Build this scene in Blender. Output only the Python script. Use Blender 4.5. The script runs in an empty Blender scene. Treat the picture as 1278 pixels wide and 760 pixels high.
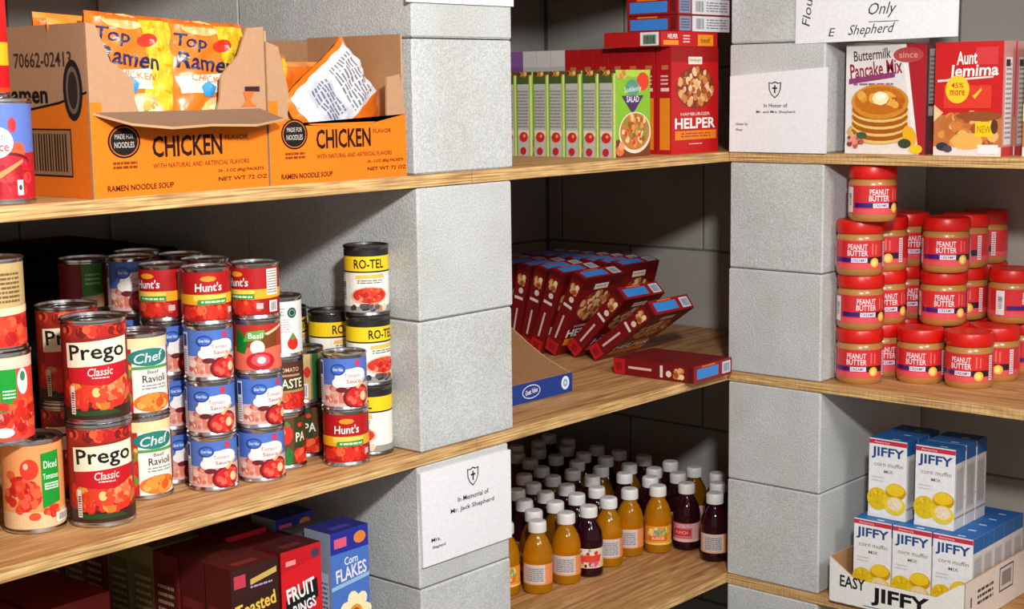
import bpy, bmesh, math, random
from mathutils import Matrix, Vector
random.seed(7)
S = bpy.context.scene
PI = math.pi
Z0 = 1.193                       # height of the underside of the eye-level shelf above the floor

# ---------------------------------------------------------------- camera
CAM = (-2.3744, -1.5339, 0.1428 + Z0)
YAW, PITCH, ROLL, FPX = 0.8541, 0.1431, -0.0140, 1890.17
fw = Vector((math.sin(YAW)*math.cos(PITCH), math.cos(YAW)*math.cos(PITCH), -math.sin(PITCH)))
rt = Vector((math.cos(YAW), -math.sin(YAW), 0.0)); up = rt.cross(fw)
r2 = rt*math.cos(ROLL) + up*math.sin(ROLL); u2 = up*math.cos(ROLL) - rt*math.sin(ROLL)
cd = bpy.data.cameras.new('camera'); cam = bpy.data.objects.new('camera', cd); S.collection.objects.link(cam)
M = Matrix((r2, u2, -fw)).transposed().to_4x4(); M.translation = Vector(CAM); cam.matrix_world = M
cd.sensor_fit = 'HORIZONTAL'; cd.sensor_width = 36.0; cd.lens = FPX/1278*36.0; cd.clip_start = 0.05
S.camera = cam

# ---------------------------------------------------------------- world, lamp, exposure
w = bpy.data.worlds.new('world'); S.world = w; w.use_nodes = True
w.node_tree.nodes['Background'].inputs[0].default_value = (1.0, 0.94, 0.88, 1)
w.node_tree.nodes['Background'].inputs[1].default_value = 0.45
def lamp(name, loc, size, power, col, target):
    l = bpy.data.lights.new(name, 'AREA'); l.shape = 'DISK'; l.size = size; l.energy = power; l.color = col
    o = bpy.data.objects.new(name, l); S.collection.objects.link(o); o.location = loc
    o.rotation_euler = (Vector(target)-Vector(loc)).to_track_quat('-Z', 'Y').to_euler()
    return o
lamp('ceiling_lamp', (-1.88, -1.42, Z0+0.70), 0.14, 38.0, (1.0, 0.985, 0.965), (-0.5, 0.1, Z0-0.2))
lamp('ceiling_panel_lamp', (-1.0, -2.3, Z0+1.08), 0.7, 30.0, (1.0, 0.985, 0.965), (-0.4, 0.0, Z0-0.3))
S.view_settings.view_transform = 'Standard'; S.view_settings.look = 'None'
S.view_settings.gamma = 1.0; S.view_settings.use_curve_mapping = False; S.view_settings.exposure = 0.0

# ---------------------------------------------------------------- materials
def lin(c):
    return tuple(((x/255)/12.92 if x/255 <= 0.04045 else ((x/255+0.055)/1.055)**2.4) for x in c)
MATS = {}
def mat(name, col=(200, 200, 200), rough=0.5, metal=0.0, spec=0.5, **kw):
    if name in MATS: return MATS[name]
    m = bpy.data.materials.new(name); m.use_nodes = True; MATS[name] = m
    b = m.node_tree.nodes['Principled BSDF']
    b.inputs['Base Color'].default_value = (*lin(col), 1); b.inputs['Roughness'].default_value = rough
    b.inputs['Metallic'].default_value = metal; b.inputs['Specular IOR Level'].default_value = spec
    for k, v in kw.items(): b.inputs[k.replace('_', ' ')].default_value = v
    return m
def nd(m, t, **kw):
    n = m.node_tree.nodes.new(t)
    for k, v in kw.items(): setattr(n, k, v)
    return n
def noisy(m, col, var, scale, detail=4, bump=0.0, bscale=None, vec=None, bdist=0.001):
    """procedural colour variation and fine relief"""
    L = m.node_tree.links; b = m.node_tree.nodes['Principled BSDF']
    tc = nd(m, 'ShaderNodeTexCoord'); mp = nd(m, 'ShaderNodeMapping'); L.new(tc.outputs['Object'], mp.inputs[0])
    if vec: mp.inputs['Scale'].default_value = vec
    n = nd(m, 'ShaderNodeTexNoise'); n.inputs['Scale'].default_value = scale; n.inputs['Detail'].default_value = detail
    L.new(mp.outputs[0], n.inputs['Vector'])
    r = nd(m, 'ShaderNodeValToRGB'); L.new(n.outputs[0], r.inputs[0])
    c = lin(col); r.color_ramp.elements[0].position = 0.3; r.color_ramp.elements[1].position = 0.7
    r.color_ramp.elements[0].color = (*[x*(1-var) for x in c], 1); r.color_ramp.elements[1].color = (*[min(1, x*(1+var)) for x in c], 1)
    L.new(r.outputs[0], b.inputs['Base Color'])
    if bump:
        n2 = nd(m, 'ShaderNodeTexNoise'); n2.inputs['Scale'].default_value = bscale or scale*2; n2.inputs['Detail'].default_value = 6
        L.new(mp.outputs[0], n2.inputs['Vector'])
        bp = nd(m, 'ShaderNodeBump'); bp.inputs['Strength'].default_value = bump; bp.inputs['Distance'].default_value = bdist
        L.new(n2.outputs[0], bp.inputs['Height']); L.new(bp.outputs[0], b.inputs['Normal'])
    return m, r, n

def concrete(name, col, var, bump, stain=0.12):
    m = mat(name, col, 0.95, spec=0.15)
    L = m.node_tree.links; b = m.node_tree.nodes['Principled BSDF']
    g = nd(m, 'ShaderNodeNewGeometry')
    n1 = nd(m, 'ShaderNodeTexNoise'); n1.inputs['Scale'].default_value = 420; n1.inputs['Detail'].default_value = 5
    n2 = nd(m, 'ShaderNodeTexNoise'); n2.inputs['Scale'].default_value = 9; n2.inputs['Detail'].default_value = 3
    v = nd(m, 'ShaderNodeTexVoronoi'); v.inputs['Scale'].default_value = 330
    for n in (n1, n2, v): L.new(g.outputs['Position'], n.inputs['Vector'])
    r1 = nd(m, 'ShaderNodeValToRGB'); L.new(n1.outputs[0], r1.inputs[0]); c = lin(col)
    r1.color_ramp.elements[0].position = 0.32; r1.color_ramp.elements[1].position = 0.68
    r1.color_ramp.elements[0].color = (*[x*(1-var) for x in c], 1); r1.color_ramp.elements[1].color = (*[min(1, x*(1+var)) for x in c], 1)
    r2_ = nd(m, 'ShaderNodeValToRGB'); L.new(n2.outputs[0], r2_.inputs[0])
    r2_.color_ramp.elements[0].position = 0.35; r2_.color_ramp.elements[1].position = 0.65
    r2_.color_ramp.elements[0].color = (1-stain, 1-stain, 1-stain*1.2, 1); r2_.color_ramp.elements[1].color = (1, 1, 1, 1)
    mx = nd(m, 'ShaderNodeMix', data_type='RGBA', blend_type='MULTIPLY'); mx.inputs[0].default_value = 1
    L.new(r1.outputs[0], mx.inputs[6]); L.new(r2_.outputs[0], mx.inputs[7]); L.new(mx.outputs[2], b.inputs['Base Color'])
    ad = nd(m, 'ShaderNodeMath', operation='ADD'); L.new(n1.outputs[0], ad.inputs[0]); L.new(v.outputs[0], ad.inputs[1])
    bp = nd(m, 'ShaderNodeBump'); bp.inputs['Strength'].default_value = bump; bp.inputs['Distance'].default_value = 0.0015
    L.new(ad.outputs[0], bp.inputs['Height']); L.new(bp.outputs[0], b.inputs['Normal'])
    return m
concrete('concrete_block_grey', (198, 200, 200), 0.2, 0.35)
concrete('painted_block_grey', (172, 167, 161), 0.05, 0.25, 0.08)
concrete('mortar_grey', (118, 114, 108), 0.1, 0.4)
concrete('floor_concrete', (120, 116, 110), 0.12, 0.3)
noisy(mat('ceiling_white', (205, 203, 198), 0.9), (205, 203, 198), 0.04, 30, 3)

def plywood(name, base, dark, along_y=False, edge=False):
    m = mat(name, base, 0.55, spec=0.3); L = m.node_tree.links; b = m.node_tree.nodes['Principled BSDF']
    g = nd(m, 'ShaderNodeNewGeometry'); mp = nd(m, 'ShaderNodeMapping'); L.new(g.outputs['Position'], mp.inputs[0])
    if edge: mp.inputs['Scale'].default_value = (9, 9, 420)
    else: mp.inputs['Scale'].default_value = (26, 1.9, 4) if along_y else (1.9, 26, 4)
    n = nd(m, 'ShaderNodeTexNoise'); n.inputs['Scale'].default_value = 1.0 if edge else 2.2; n.inputs['Detail'].default_value = 5
    n.inputs['Distortion'].default_value = 0.2 if edge else 1.4
    L.new(mp.outputs[0], n.inputs['Vector'])
    r = nd(m, 'ShaderNodeValToRGB'); L.new(n.outputs[0], r.inputs[0])
    e = r.color_ramp.elements; e[0].position = 0.33; e[1].position = 0.62
    e[0].color = (*lin(dark), 1); e[1].color = (*lin(base), 1)
    n3 = nd(m, 'ShaderNodeTexNoise'); n3.inputs['Scale'].default_value = 40; n3.inputs['Detail'].default_value = 4
    mp3 = nd(m, 'ShaderNodeMapping'); L.new(g.outputs['Position'], mp3.inputs[0]); mp3.inputs['Scale'].default_value = (8, .5, 1) if along_y else (.5, 8, 1)
    L.new(mp3.outputs[0], n3.inputs['Vector'])
    r3 = nd(m, 'ShaderNodeValToRGB'); L.new(n3.outputs[0], r3.inputs[0]); r3.color_ramp.elements[0].color = (.78, .74, .7, 1); r3.color_ramp.elements[1].color = (1.1, 1.1, 1.1, 1)
    r3.color_ramp.elements[0].position = 0.3; r3.color_ramp.elements[1].position = 0.65
    mx = nd(m, 'ShaderNodeMix', data_type='RGBA', blend_type='MULTIPLY'); mx.inputs[0].default_value = 1
    L.new(r.outputs[0], mx.inputs[6]); L.new(r3.outputs[0], mx.inputs[7]); L.new(mx.outputs[2], b.inputs['Base Color'])
    return m
plywood('plywood_face_x', (214, 168, 112), (164, 112, 62)); plywood('plywood_face_y', (214, 168, 112), (164, 112, 62), True)
plywood('plywood_edge', (228, 192, 132), (150, 104, 58), edge=True)

# print: colour comes from the printed artwork (colour attribute), with a slight paper mottling
def printmat(name, rough, spec=0.4, coat=0.0):
    m = mat(name, (255, 255, 255), rough, spec=spec); L = m.node_tree.links; b = m.node_tree.nodes['Principled BSDF']
    a = nd(m, 'ShaderNodeAttribute', attribute_name='Col'); tc = nd(m, 'ShaderNodeTexCoord')
    n = nd(m, 'ShaderNodeTexNoise'); n.inputs['Scale'].default_value = 160; n.inputs['Detail'].default_value = 3; L.new(tc.outputs['Object'], n.inputs['Vector'])
    r = nd(m, 'ShaderNodeValToRGB'); L.new(n.outputs[0], r.inputs[0]); r.color_ramp.elements[0].color = (.93, .93, .93, 1); r.color_ramp.elements[1].color = (1.03, 1.03, 1.03, 1)
    r.color_ramp.elements[0].position = 0.3; r.color_ramp.elements[1].position = 0.7
    mx = nd(m, 'ShaderNodeMix', data_type='RGBA', blend_type='MULTIPLY'); mx.inputs[0].default_value = 1
    L.new(a.outputs['Color'], mx.inputs[6]); L.new(r.outputs[0], mx.inputs[7]); L.new(mx.outputs[2], b.inputs['Base Color'])
    b.inputs['Coat Weight'].default_value = coat; b.inputs['Coat Roughness'].default_value = 0.15
    return m
P_PAPER = printmat('printed_paper', 0.45); P_CARD = printmat('printed_carton', 0.5, 0.35); P_FILM = printmat('printed_film', 0.28, 0.5, 0.25)
P_KRAFT = printmat('printed_corrugated', 0.8, 0.2)
noisy(mat('kraft_board', (176, 132, 92), 0.85, spec=0.2), (176, 132, 92), 0.08, 60, 4)
TIN = mat('tinplate', (205, 205, 208), 0.22, metal=1.0)
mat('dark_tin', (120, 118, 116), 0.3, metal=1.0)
mat('white_cap_plastic', (236, 234, 232), 0.4)
mat('red_lid_plastic', (214, 22, 14), 0.35)
mat('peanut_butter', (186, 128, 66), 0.3, Coat_Weight=0.5)
mat('white_sheet', (238, 238, 240), 0.6)
mat('orange_juice', (232, 158, 12), 0.05, Transmission_Weight=0.6, IOR=1.35)
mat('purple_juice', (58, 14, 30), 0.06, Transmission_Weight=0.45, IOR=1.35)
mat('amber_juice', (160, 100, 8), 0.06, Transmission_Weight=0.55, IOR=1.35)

# ---------------------------------------------------------------- mesh helpers
def mesh_from(bm, name, mats, smooth=False):
    me = bpy.data.meshes.new(name); bm.to_mesh(me); bm.free()
    for m in (mats if isinstance(mats, (list, tuple)) else [mats]): me.materials.append(m)
    if smooth:
        me.shade_smooth()
        try: me.set_sharp_from_angle(angle=math.radians(38))
        except Exception: pass
    return me
def ob(name, me, parent=None, loc=None, rotz=None, mw=None):
    o = bpy.data.objects.new(name, me); S.collection.objects.link(o)
    if parent: o.parent = parent
    if mw is not None: o.matrix_local = mw
    if loc is not None: o.location = loc
    if rotz is not None: o.rotation_euler = (0, 0, rotz)
    return o
def tag(o, label=None, cat=None, group=None, kind=None):
    if label: o['label'] = label
    if cat: o['category'] = cat
    if group: o['group'] = group
    if kind: o['kind'] = kind
    return o
def place(name, parts, label, cat, group=None, loc=(0, 0, 0), rotz=0.0, mw=None):
    """one thing: an Empty at its base with a fresh object for each part and sub-part; meshes are shared"""
    root = ob(name, None, loc=None if mw is not None else loc, rotz=None if mw is not None else rotz, mw=mw)
    tag(root, label, cat, group)
    for p in parts:
        c = ob(p[0], p[1], root)
        for q in (p[2] if len(p) > 2 else ()): ob(q[0], q[1], c)
    return root
def addbox(bm, x0, x1, y0, y1, z0, z1, bev=0.0):
    vs = [bm.verts.new((x, y, z)) for z in (z0, z1) for x, y in ((x0, y0), (x1, y0), (x1, y1), (x0, y1))]
    fs = [bm.faces.new([vs[i] for i in f]) for f in ((3, 2, 1, 0), (4, 5, 6, 7), (0, 1, 5, 4), (1, 2, 6, 5), (2, 3, 7, 6), (3, 0, 4, 7))]
    if bev:
        es = list({e for f in fs for e in f.edges})
        bmesh.ops.bevel(bm, geom=es, offset=bev, segments=1, affect='EDGES')
def box_me(name, dims, m, bev=0.0):
    bm = bmesh.new(); addbox(bm, *dims, bev); return mesh_from(bm, name, m)
def lathe(name, prof, m, seg=40, smooth=True, fn=None):
    bm = bmesh.new(); rings = []
    for r, z in prof:
        if r < 1e-6: rings.append([bm.verts.new((0, 0, z))]); continue
        ring = []
        for i in range(seg):
            a = 2*PI*i/seg; rr = r*(fn(i, z) if fn else 1); ring.append(bm.verts.new((rr*math.sin(a), -rr*math.cos(a), z)))
        rings.append(ring)
    for A, B in zip(rings, rings[1:]):
        for i in range(seg):
            j = (i+1) % seg
            if len(A) == 1 and len(B) == 1: continue
            if len(A) == 1: bm.faces.new((A[0], B[j], B[i])) if False else bm.faces.new((A[0], B[i], B[j])[::-1])
            elif len(B) == 1: bm.faces.new((A[i], A[j], B[0]))
            else: bm.faces.new((A[i], A[j], B[j], B[i]))
    bmesh.ops.recalc_face_normals(bm, faces=bm.faces)
    return mesh_from(bm, name, m, smooth)

# ---------------------------------------------------------------- artwork (flat print, drawn as vector shapes)
TXT = {}
def text_mesh(s, bold, slant):
    k = (s, bold, slant)
    if k in TXT: return TXT[k]
    cu = bpy.data.curves.new('t', 'FONT'); cu.body = s; cu.size = 1.0; cu.resolution_u = 2; cu.offset = bold*0.55; cu.shear = slant
    o = bpy.data.objects.new('t', cu); S.collection.objects.link(o)
    dg = bpy.context.evaluated_depsgraph_get(); me = bpy.data.meshes.new_from_object(o.evaluated_get(dg))
    vs = [(v.co.x, v.co.y) for v in me.vertices]; fs = [tuple(p.vertices) for p in me.polygons]
    bpy.data.objects.remove(o); bpy.data.curves.remove(cu); bpy.data.meshes.remove(me)
    xs = [v[0] for v in vs]; ys = [v[1] for v in vs]
    x0, x1, y0, y1 = min(xs), max(xs), min(ys), max(ys)
    TXT[k] = ([((x-x0)/(x1-x0)-.5, (y-y0)/(y1-y0)-.5) for x, y in vs], fs)
    return TXT[k]
class Art:
    """a drawing in metres: u to the right, v upwards"""
    def __init__(s, base=None, rect=None):
        s.items = []; s.layer = 0
        if base: s.rect(*rect, base)
    def add(s, vs, fs, col, same=False):
        s.layer += 0.03 if same else 1
        s.items.append((s.layer, lin(col), vs, fs))
    def poly(s, pts, col, same=False): s.add(pts, [tuple(range(len(pts)))], col, same)
    def rect(s, x0, y0, x1, y1, col, same=False): s.poly([(x0, y0), (x1, y0), (x1, y1), (x0, y1)], col, same)
    def ell(s, cx, cy, rx, ry, col, n=18, rot=0.0, jit=0.0, same=False, rng=random):
        p = []
        for i in range(n):
            a = 2*PI*i/n; k = 1+jit*(rng.random()*2-1); x, y = rx*k*math.cos(a), ry*k*math.sin(a)
            p.append((cx+x*math.cos(rot)-y*math.sin(rot), cy+x*math.sin(rot)+y*math.cos(rot)))
        s.poly(p, col, same)
    def text(s, t, cx, cy, wd, ht, col, bold=0.02, rot=0.0, slant=0.0):
        vs, fs = text_mesh(t, bold, slant); c, n = math.cos(rot), math.sin(rot)
        s.add([(cx+x*wd*c-y*ht*n, cy+x*wd*n+y*ht*c) for x, y in vs], fs, col)
    def lines(s, x0, x1, y0, y1, n, col, frac=0.45, seed=1, ragged=0.3):
        """rows of small print too fine to read"""
        rng = random.Random(seed); s.layer += 1
        for i in range(n):
            yc = y1-(y1-y0)*(i+.5)/n; h = (y1-y0)/n*frac/2; x = x0
            while x < x1-0.0005:
                l = min(x1-x, (x1-x0)*rng.uniform(.08, .25))
                s.rect(x, yc-h, x+l, yc+h, col, True); x += l+(x1-x0)*rng.uniform(.02, .05)
            if rng.random() < ragged: pass
    def bars(s, x0, x1, y0, y1, n, col, seed=3, vertical=True):
        rng = random.Random(seed); s.layer += 1; x = 0.0
        for i in range(n):
            a, b = i/n, (i+rng.uniform(.3, .7))/n
            if vertical: s.rect(x0+(x1-x0)*a, y0, x0+(x1-x0)*b, y1, col, True)
            else: s.rect(x0, y0+(y1-y0)*a, x1, y0+(y1-y0)*b, col, True)
    def blobs(s, cx, cy, rx, ry, n, r0, r1, cols, seed=1, clip=None, flat=1.0):
        rng = random.Random(seed); L0 = s.layer
        for i in range(n):
            a = rng.uniform(0, 2*PI); k = math.sqrt(rng.random()); r = rng.uniform(r0, r1)
            x, y = cx+rx*k*math.cos(a), cy+ry*k*math.sin(a)
            if clip: x = min(max(x, clip[0]+r), clip[2]-r); y = min(max(y, clip[1]+r*flat), clip[3]-r*flat)
            s.layer = L0+1+4.0*i/n
            s.items.append((s.layer, lin(rng.choice(cols)), [(x+r*(1+.25*(rng.random()-.5))*math.cos(2*PI*j/8+.3), y+flat*r*(1+.25*(rng.random()-.5))*math.sin(2*PI*j/8+.3)) for j in range(8)], [tuple(range(8))]))
        s.layer = L0+5
    def build(s, name, mapfn, m, cut=None, eps=7e-5, cutv=None):
        bm = bmesh.new(); cl = bm.loops.layers.float_color.new('Col')
        for L, c, vs, fs in s.items:
            bv = [bm.verts.new((x, y, L)) for x, y in vs]
            for f in fs:
                try: q = bm.faces.new([bv[i] for i in f])
                except ValueError: continue
                for l in q.loops: l[cl] = (*c, 1)
        if cut:
            xs = [v.co.x for v in bm.verts]; x = math.floor(min(xs)/cut)*cut+cut
            while x < max(xs):
                bmesh.ops.bisect_plane(bm, geom=bm.verts[:]+bm.edges[:]+bm.faces[:], plane_co=(x, 0, 0), plane_no=(1, 0, 0)); x += cut
        if cutv:
            ys = [v.co.y for v in bm.verts]; y = math.floor(min(ys)/cutv)*cutv+cutv
            while y < max(ys):
                bmesh.ops.bisect_plane(bm, geom=bm.verts[:]+bm.edges[:]+bm.faces[:], plane_co=(0, y, 0), plane_no=(0, 1, 0)); y += cutv
        for v in bm.verts: v.co = mapfn(v.co.x, v.co.y, v.co.z*eps)
        bm.normal_update()
        return mesh_from(bm, name, m)
def on_cyl(R, z0=0.0):
    return lambda u, v, o: Vector((math.sin(u/R)*(R+o), -math.cos(u/R)*(R+o), v+z0))
def on_front(y): return lambda u, v, o: Vector((u, y-o, v))            # faces local -Y
def on_left(x): return lambda u, v, o: Vector((x-o, -u, v))            # faces local -X, u runs towards -Y
def on_top(z): return lambda u, v, o: Vector((u, v, z+o))
def on_right(x): return lambda u, v, o: Vector((x+o, u, v))

# ================================================================ THE PLACE
DR, DL = 0.41, 0.775             # right wall at X = DR, left wall at Y = DL; the two shelf fronts are Y = 0 and X = 0
CEIL = 2.42
tag(ob('floor', box_me('floor', (-3.6, 0.6, -3.4, 0.95, -0.08, 0.0), MATS['floor_concrete'])), 'bare grey concrete floor under the shelving', None, None, 'structure')
tag(ob('ceiling', box_me('ceiling', (-3.6, 0.6, -3.4, 0.95, CEIL, CEIL+0.06), MATS['ceiling_white'])), 'plain off-white ceiling over the storeroom', None, None, 'structure')
BLK = {}
def wall_blocks(wall, a0, a1, to_world, zrel0, even, odd, special):
    z = Z0+zrel0
    while z > 0.15: z -= 0.2
    k = round((z-(Z0+zrel0))/0.2); z -= 0.2; k -= 1
    while z < CEIL:
        lo, hi = max(z, 0.0), min(z+0.2, CEIL)
        if hi-lo > 0.02:
            j = special.get(k, even if k % 2 == 0 else odd)
            js = []
            t = j-math.ceil((j-a0)/0.4)*0.4
            while t < a1+0.4:
                if a0+0.02 < t < a1-0.02: js.append(t)
                t += 0.4
            js = [a0]+js+[a1]
            for s, e in zip(js, js[1:]):
                key = (round(e-s, 3), round(hi-lo, 3))
                if key not in BLK:
                    BLK[key] = box_me('wall_block', (-(e-s)/2+.0022, (e-s)/2-.0022, -.004, .03, -(hi-lo)/2+.0022, (hi-lo)/2-.0022), MATS['painted_block_grey'], 0.0022)
                pos, rz = to_world((s+e)/2, (lo+hi)/2)
                ob('block', BLK[key], wall, pos, rz)
        z += 0.2; k += 1
wr = tag(ob('wall_right', box_me('wall_right', (DR+.003, DR+.2, -1.6, DL+.2, 0, CEIL), MATS['mortar_grey'])), 'grey painted concrete block wall behind the right-hand shelves', None, None, 'structure')
wall_blocks(wr, -1.6, DL-.002, lambda t, z: ((DR+.004, t, z), -PI/2), -0.222, 0.332, 0.132, {2: 0.548})
wl = tag(ob('wall_left', box_me('wall_left', (-3.0, DR+.003, DL+.003, DL+.2, 0, CEIL), MATS['mortar_grey'])), 'grey painted concrete block wall behind the left-hand shelves', None, None, 'structure')
wall_blocks(wl, -3.0, DR-.002, lambda t, z: ((t, DL+.004, z), 0.0), -0.222, 0.21, 0.01, {})

# block pillars: loose blocks stacked two to a shelf gap
def pillar(name, label, pieces):
    root = tag(ob(name, None, loc=(pieces[0][0], pieces[0][2], 0)), label, 'pillar', 'concrete block pillars carrying the shelves')
    ox, oy = pieces[0][0], pieces[0][2]
    for x0, x1, y0, y1, z0, z1 in pieces:
        b = ob('concrete_block', box_me('concrete_block', (x0-ox, x1-ox, y0-oy, y1-oy, z0, z1), MATS['concrete_block_grey'], 0.0028), root)
T = {0: .408, 1: 0.0, 2: -.41, 3: -.805}            # undersides of the boards, relative to Z0
TH = .018; BH = .195
pa, pb = [], []
for base, top, ax0, ax1, jig in ((.018+.408, None, -.822, -.608, .002), (.018, .408, -.8205, -.605, .0), (-.392, 0.0, -.819, -.6115, .002), (-.787, -.41, -.8285, -.6255, -.003), (-1.193, -.805, -.826, -.624, 0)):
    g = (BH if top is None else (top-base)/2)
    for n in range(2):
        z0 = Z0+base+g*n+.0004; z1 = Z0+base+g*(n+1)-.0012
        dx = jig*(n*2-1)*.5
        pa.append((ax0+dx, ax1+dx, .001*(1-n), .384, z0, z1)); pa.append((ax0+dx+.002, ax1+dx-.002, .387, .770, z0, z1))
        pb.append((.0012*(n if base > -.5 else 1-n), .404, -.1965+jig*.3, -.0015*n, z0, z1))
pillar('block_pillar', 'grey concrete block pillar with the printed sheet between left cans and juice bottles', pa)
pillar('block_pillar', 'grey concrete block pillar in the corner beside the peanut butter jars', pb)

# plywood boards
def board(x0, x1, y0, y1, zb, label, along_y=False):
    bm = bmesh.new(); addbox(bm, x0, x1, y0, y1, Z0+zb, Z0+zb+TH, 0.0008)
    for f in bm.faces: f.material_index = 0 if abs(f.normal.z) > .6 else 1
    bm.normal_update()
    for f in bm.faces: f.material_index = 0 if abs(f.normal.z) > .6 else 1
    me = mesh_from(bm, 'shelf_board', [MATS['plywood_face_y' if along_y else 'plywood_face_x'], MATS['plywood_edge']])
    return tag(ob('shelf_board', me), label, 'shelf', 'plywood shelf boards')
JX = -.700
for k, what in ((0, 'top, above the noodle cartons'), (1, 'under the noodle cartons'), (2, 'under the stacked food cans'), (3, 'under the cereal boxes')):
    board(-2.5, JX-.0008, 0.0, .772, T[k], {0: 'topmost left plywood shelf board above the noodle cartons', 1: 'left plywood shelf board carrying the orange noodle cartons', 2: 'left plywood shelf board carrying the stacked food cans', 3: 'lowest left plywood shelf board carrying the cereal boxes'}[k])
    board(JX+.0008, .4045, 0.0, .772, T[k], {0: 'topmost middle plywood shelf board above the green dinner boxes', 1: 'middle plywood shelf board carrying the row of green dinner boxes', 2: 'middle plywood shelf board carrying the toppled dark red boxes', 3: 'middle plywood shelf board carrying the juice bottles'}[k])
    board(0.0, .4045, -1.5, -.0012, T[k], {0: 'topmost right plywood shelf board above the pancake mix boxes', 1: 'right plywood shelf board carrying the pancake mix boxes', 2: 'right plywood shelf board carrying the peanut butter jars', 3: 'lowest right plywood shelf board carrying the muffin mix tray'}[k], True)
Z1, Z2, Z3 = Z0+.018, Z0-.392, Z0-.787

# ================================================================ CANS
def can_parts(kind, r, h, art, dark=False):
    tin = MATS['dark_tin'] if dark else TIN
    body = lathe(kind+'_body', [(0, .003), (r*.86, .003), (r*.9, .001), (r*.96, 0), (r, .0012), (r, .0035), (r*.965, .005), (r*.965, h-.005), (r, h-.0035), (r, h-.001), (r*.975, h), (r*.95, h-.0006), (r*.94, h-.004)], tin)
    lid = lathe(kind+'_lid', [(r*.94, h-.004), (r*.86, h-.0042), (r*.83, h-.0032), (r*.78, h-.0032), (r*.75, h-.004), (r*.5, h-.004), (r*.47, h-.0034), (r*.42, h-.004), (0, h-.004)], tin)
    lab = art.build(kind+'_label', on_cyl(r*.968, .0062), P_PAPER, cut=.0045)
    return [('can_body', body), ('lid', lid), ('label', lab)]
def full(r): return PI*r*.968
RED, DRED, YEL, WHT, BLK_, GRN, BLU = (206, 20, 28), (140, 16, 20), (250, 205, 60), (245, 243, 238), (22, 18, 20), (20, 140, 50), (70, 108, 190)
TOM = [(214, 40, 26), (232, 70, 40), (190, 26, 22), (240, 100, 60), (224, 52, 34)]

def art_pasta_sauce():
    r, h = .041, .13; H = h-.0124; U = full(r); a = Art((150, 34, 22), (-U, 0, U, H))
    a.rect(-U, H*.86, U, H, (168, 40, 26)); a.blobs(0, H*.93, .05, H*.05, 26, .003, .008, TOM+[(120, 24, 18)], 4, (-U, H*.86, U, H))
    a.rect(-U, 0, U, H*.13, (60, 34, 24)); a.blobs(0, H*.29, .046, H*.17, 70, .004, .011, TOM+[(236, 150, 60), (200, 120, 40)], 5, (-.055, H*.09, .055, H*.5))
    a.ell(-.004, H*.34, .016, .013, (226, 60, 34)); a.ell(-.002, H*.29, .005, .006, (250, 200, 120)); a.ell(.02, H*.3, .018, .012, (238, 112, 66)); a.blobs(.02, H*.3, .016, .01, 16, .002, .005, [(246, 150, 96), (220, 70, 40)], 8)
    a.poly([(.0, H*.42), (.006, H*.36), (.010, H*.44), (.004, H*.5)], (130, 160, 60)); a.poly([(-.03, H*.1), (.02, H*.1), (.03, H*.05), (-.03, H*.04)], (40, 70, 30))
    a.poly([(-.036, H*.58), (.040, H*.62), (.040, H*.46), (.012, H*.36), (-.036, H*.40)], (202, 18, 34))
    a.poly([(-.038, H*.55), (.042, H*.60), (.042, H*.86), (-.038, H*.81)], (252, 238, 208))
    a.text('Prego', .002, H*.70, .070, H*.215, BLK_, .03, .05); a.text('Classic', .004, H*.51, .030, H*.085, (250, 220, 220), .02, .05, .2)
    a.lines(-.006, .014, H*.43, H*.46, 1, (250, 220, 210)); a.rect(-.034, H*.06, -.028, H*.36, (232, 226, 214)); a.bars(-.033, -.029, H*.08, H*.3, 9, BLK_, 4, False)
    return a, r, h
def art_ravioli():
    r, h = .038, .111; H = h-.0124; U = full(r); a = Art((200, 40, 30), (-U, 0, U, H))
    a.rect(-U, H*.86, U, H, (250, 226, 170)); a.rect(-.012, 0, .044, H*.86, (248, 244, 232)); a.ell(.012, H*.74, .03, H*.12, (40, 130, 120))
    a.text('Chef', .012, H*.74, .042, H*.13, (225, 240, 232), .02, .08, .25); a.rect(-.012, H*.58, .044, H*.62, (90, 160, 80))
    a.text('Beef', .016, H*.54, .016, H*.05, (120, 90, 70)); a.text('Ravioli', .018, H*.45, .034, H*.1, (70, 50, 44), .02); a.lines(.0, .036, H*.3, H*.38, 2, (140, 150, 150))
    a.ell(.016, H*.13, .028, H*.13, (236, 120, 40)); a.blobs(.016, H*.14, .022, H*.09, 20, .004, .008, [(244, 150, 60), (220, 90, 30), (250, 180, 90)], 7)
    a.blobs(-.026, H*.4, .014, H*.4, 40, .004, .009, TOM+[(120, 150, 60), (250, 190, 110)], 9, (-.044, .002, -.012, H*.84)); a.rect(.046, H*.1, .062, H*.8, (240, 240, 236)); a.lines(.048, .060, H*.14, H*.76, 14, (90, 90, 90))
    return a, r, h
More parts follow.
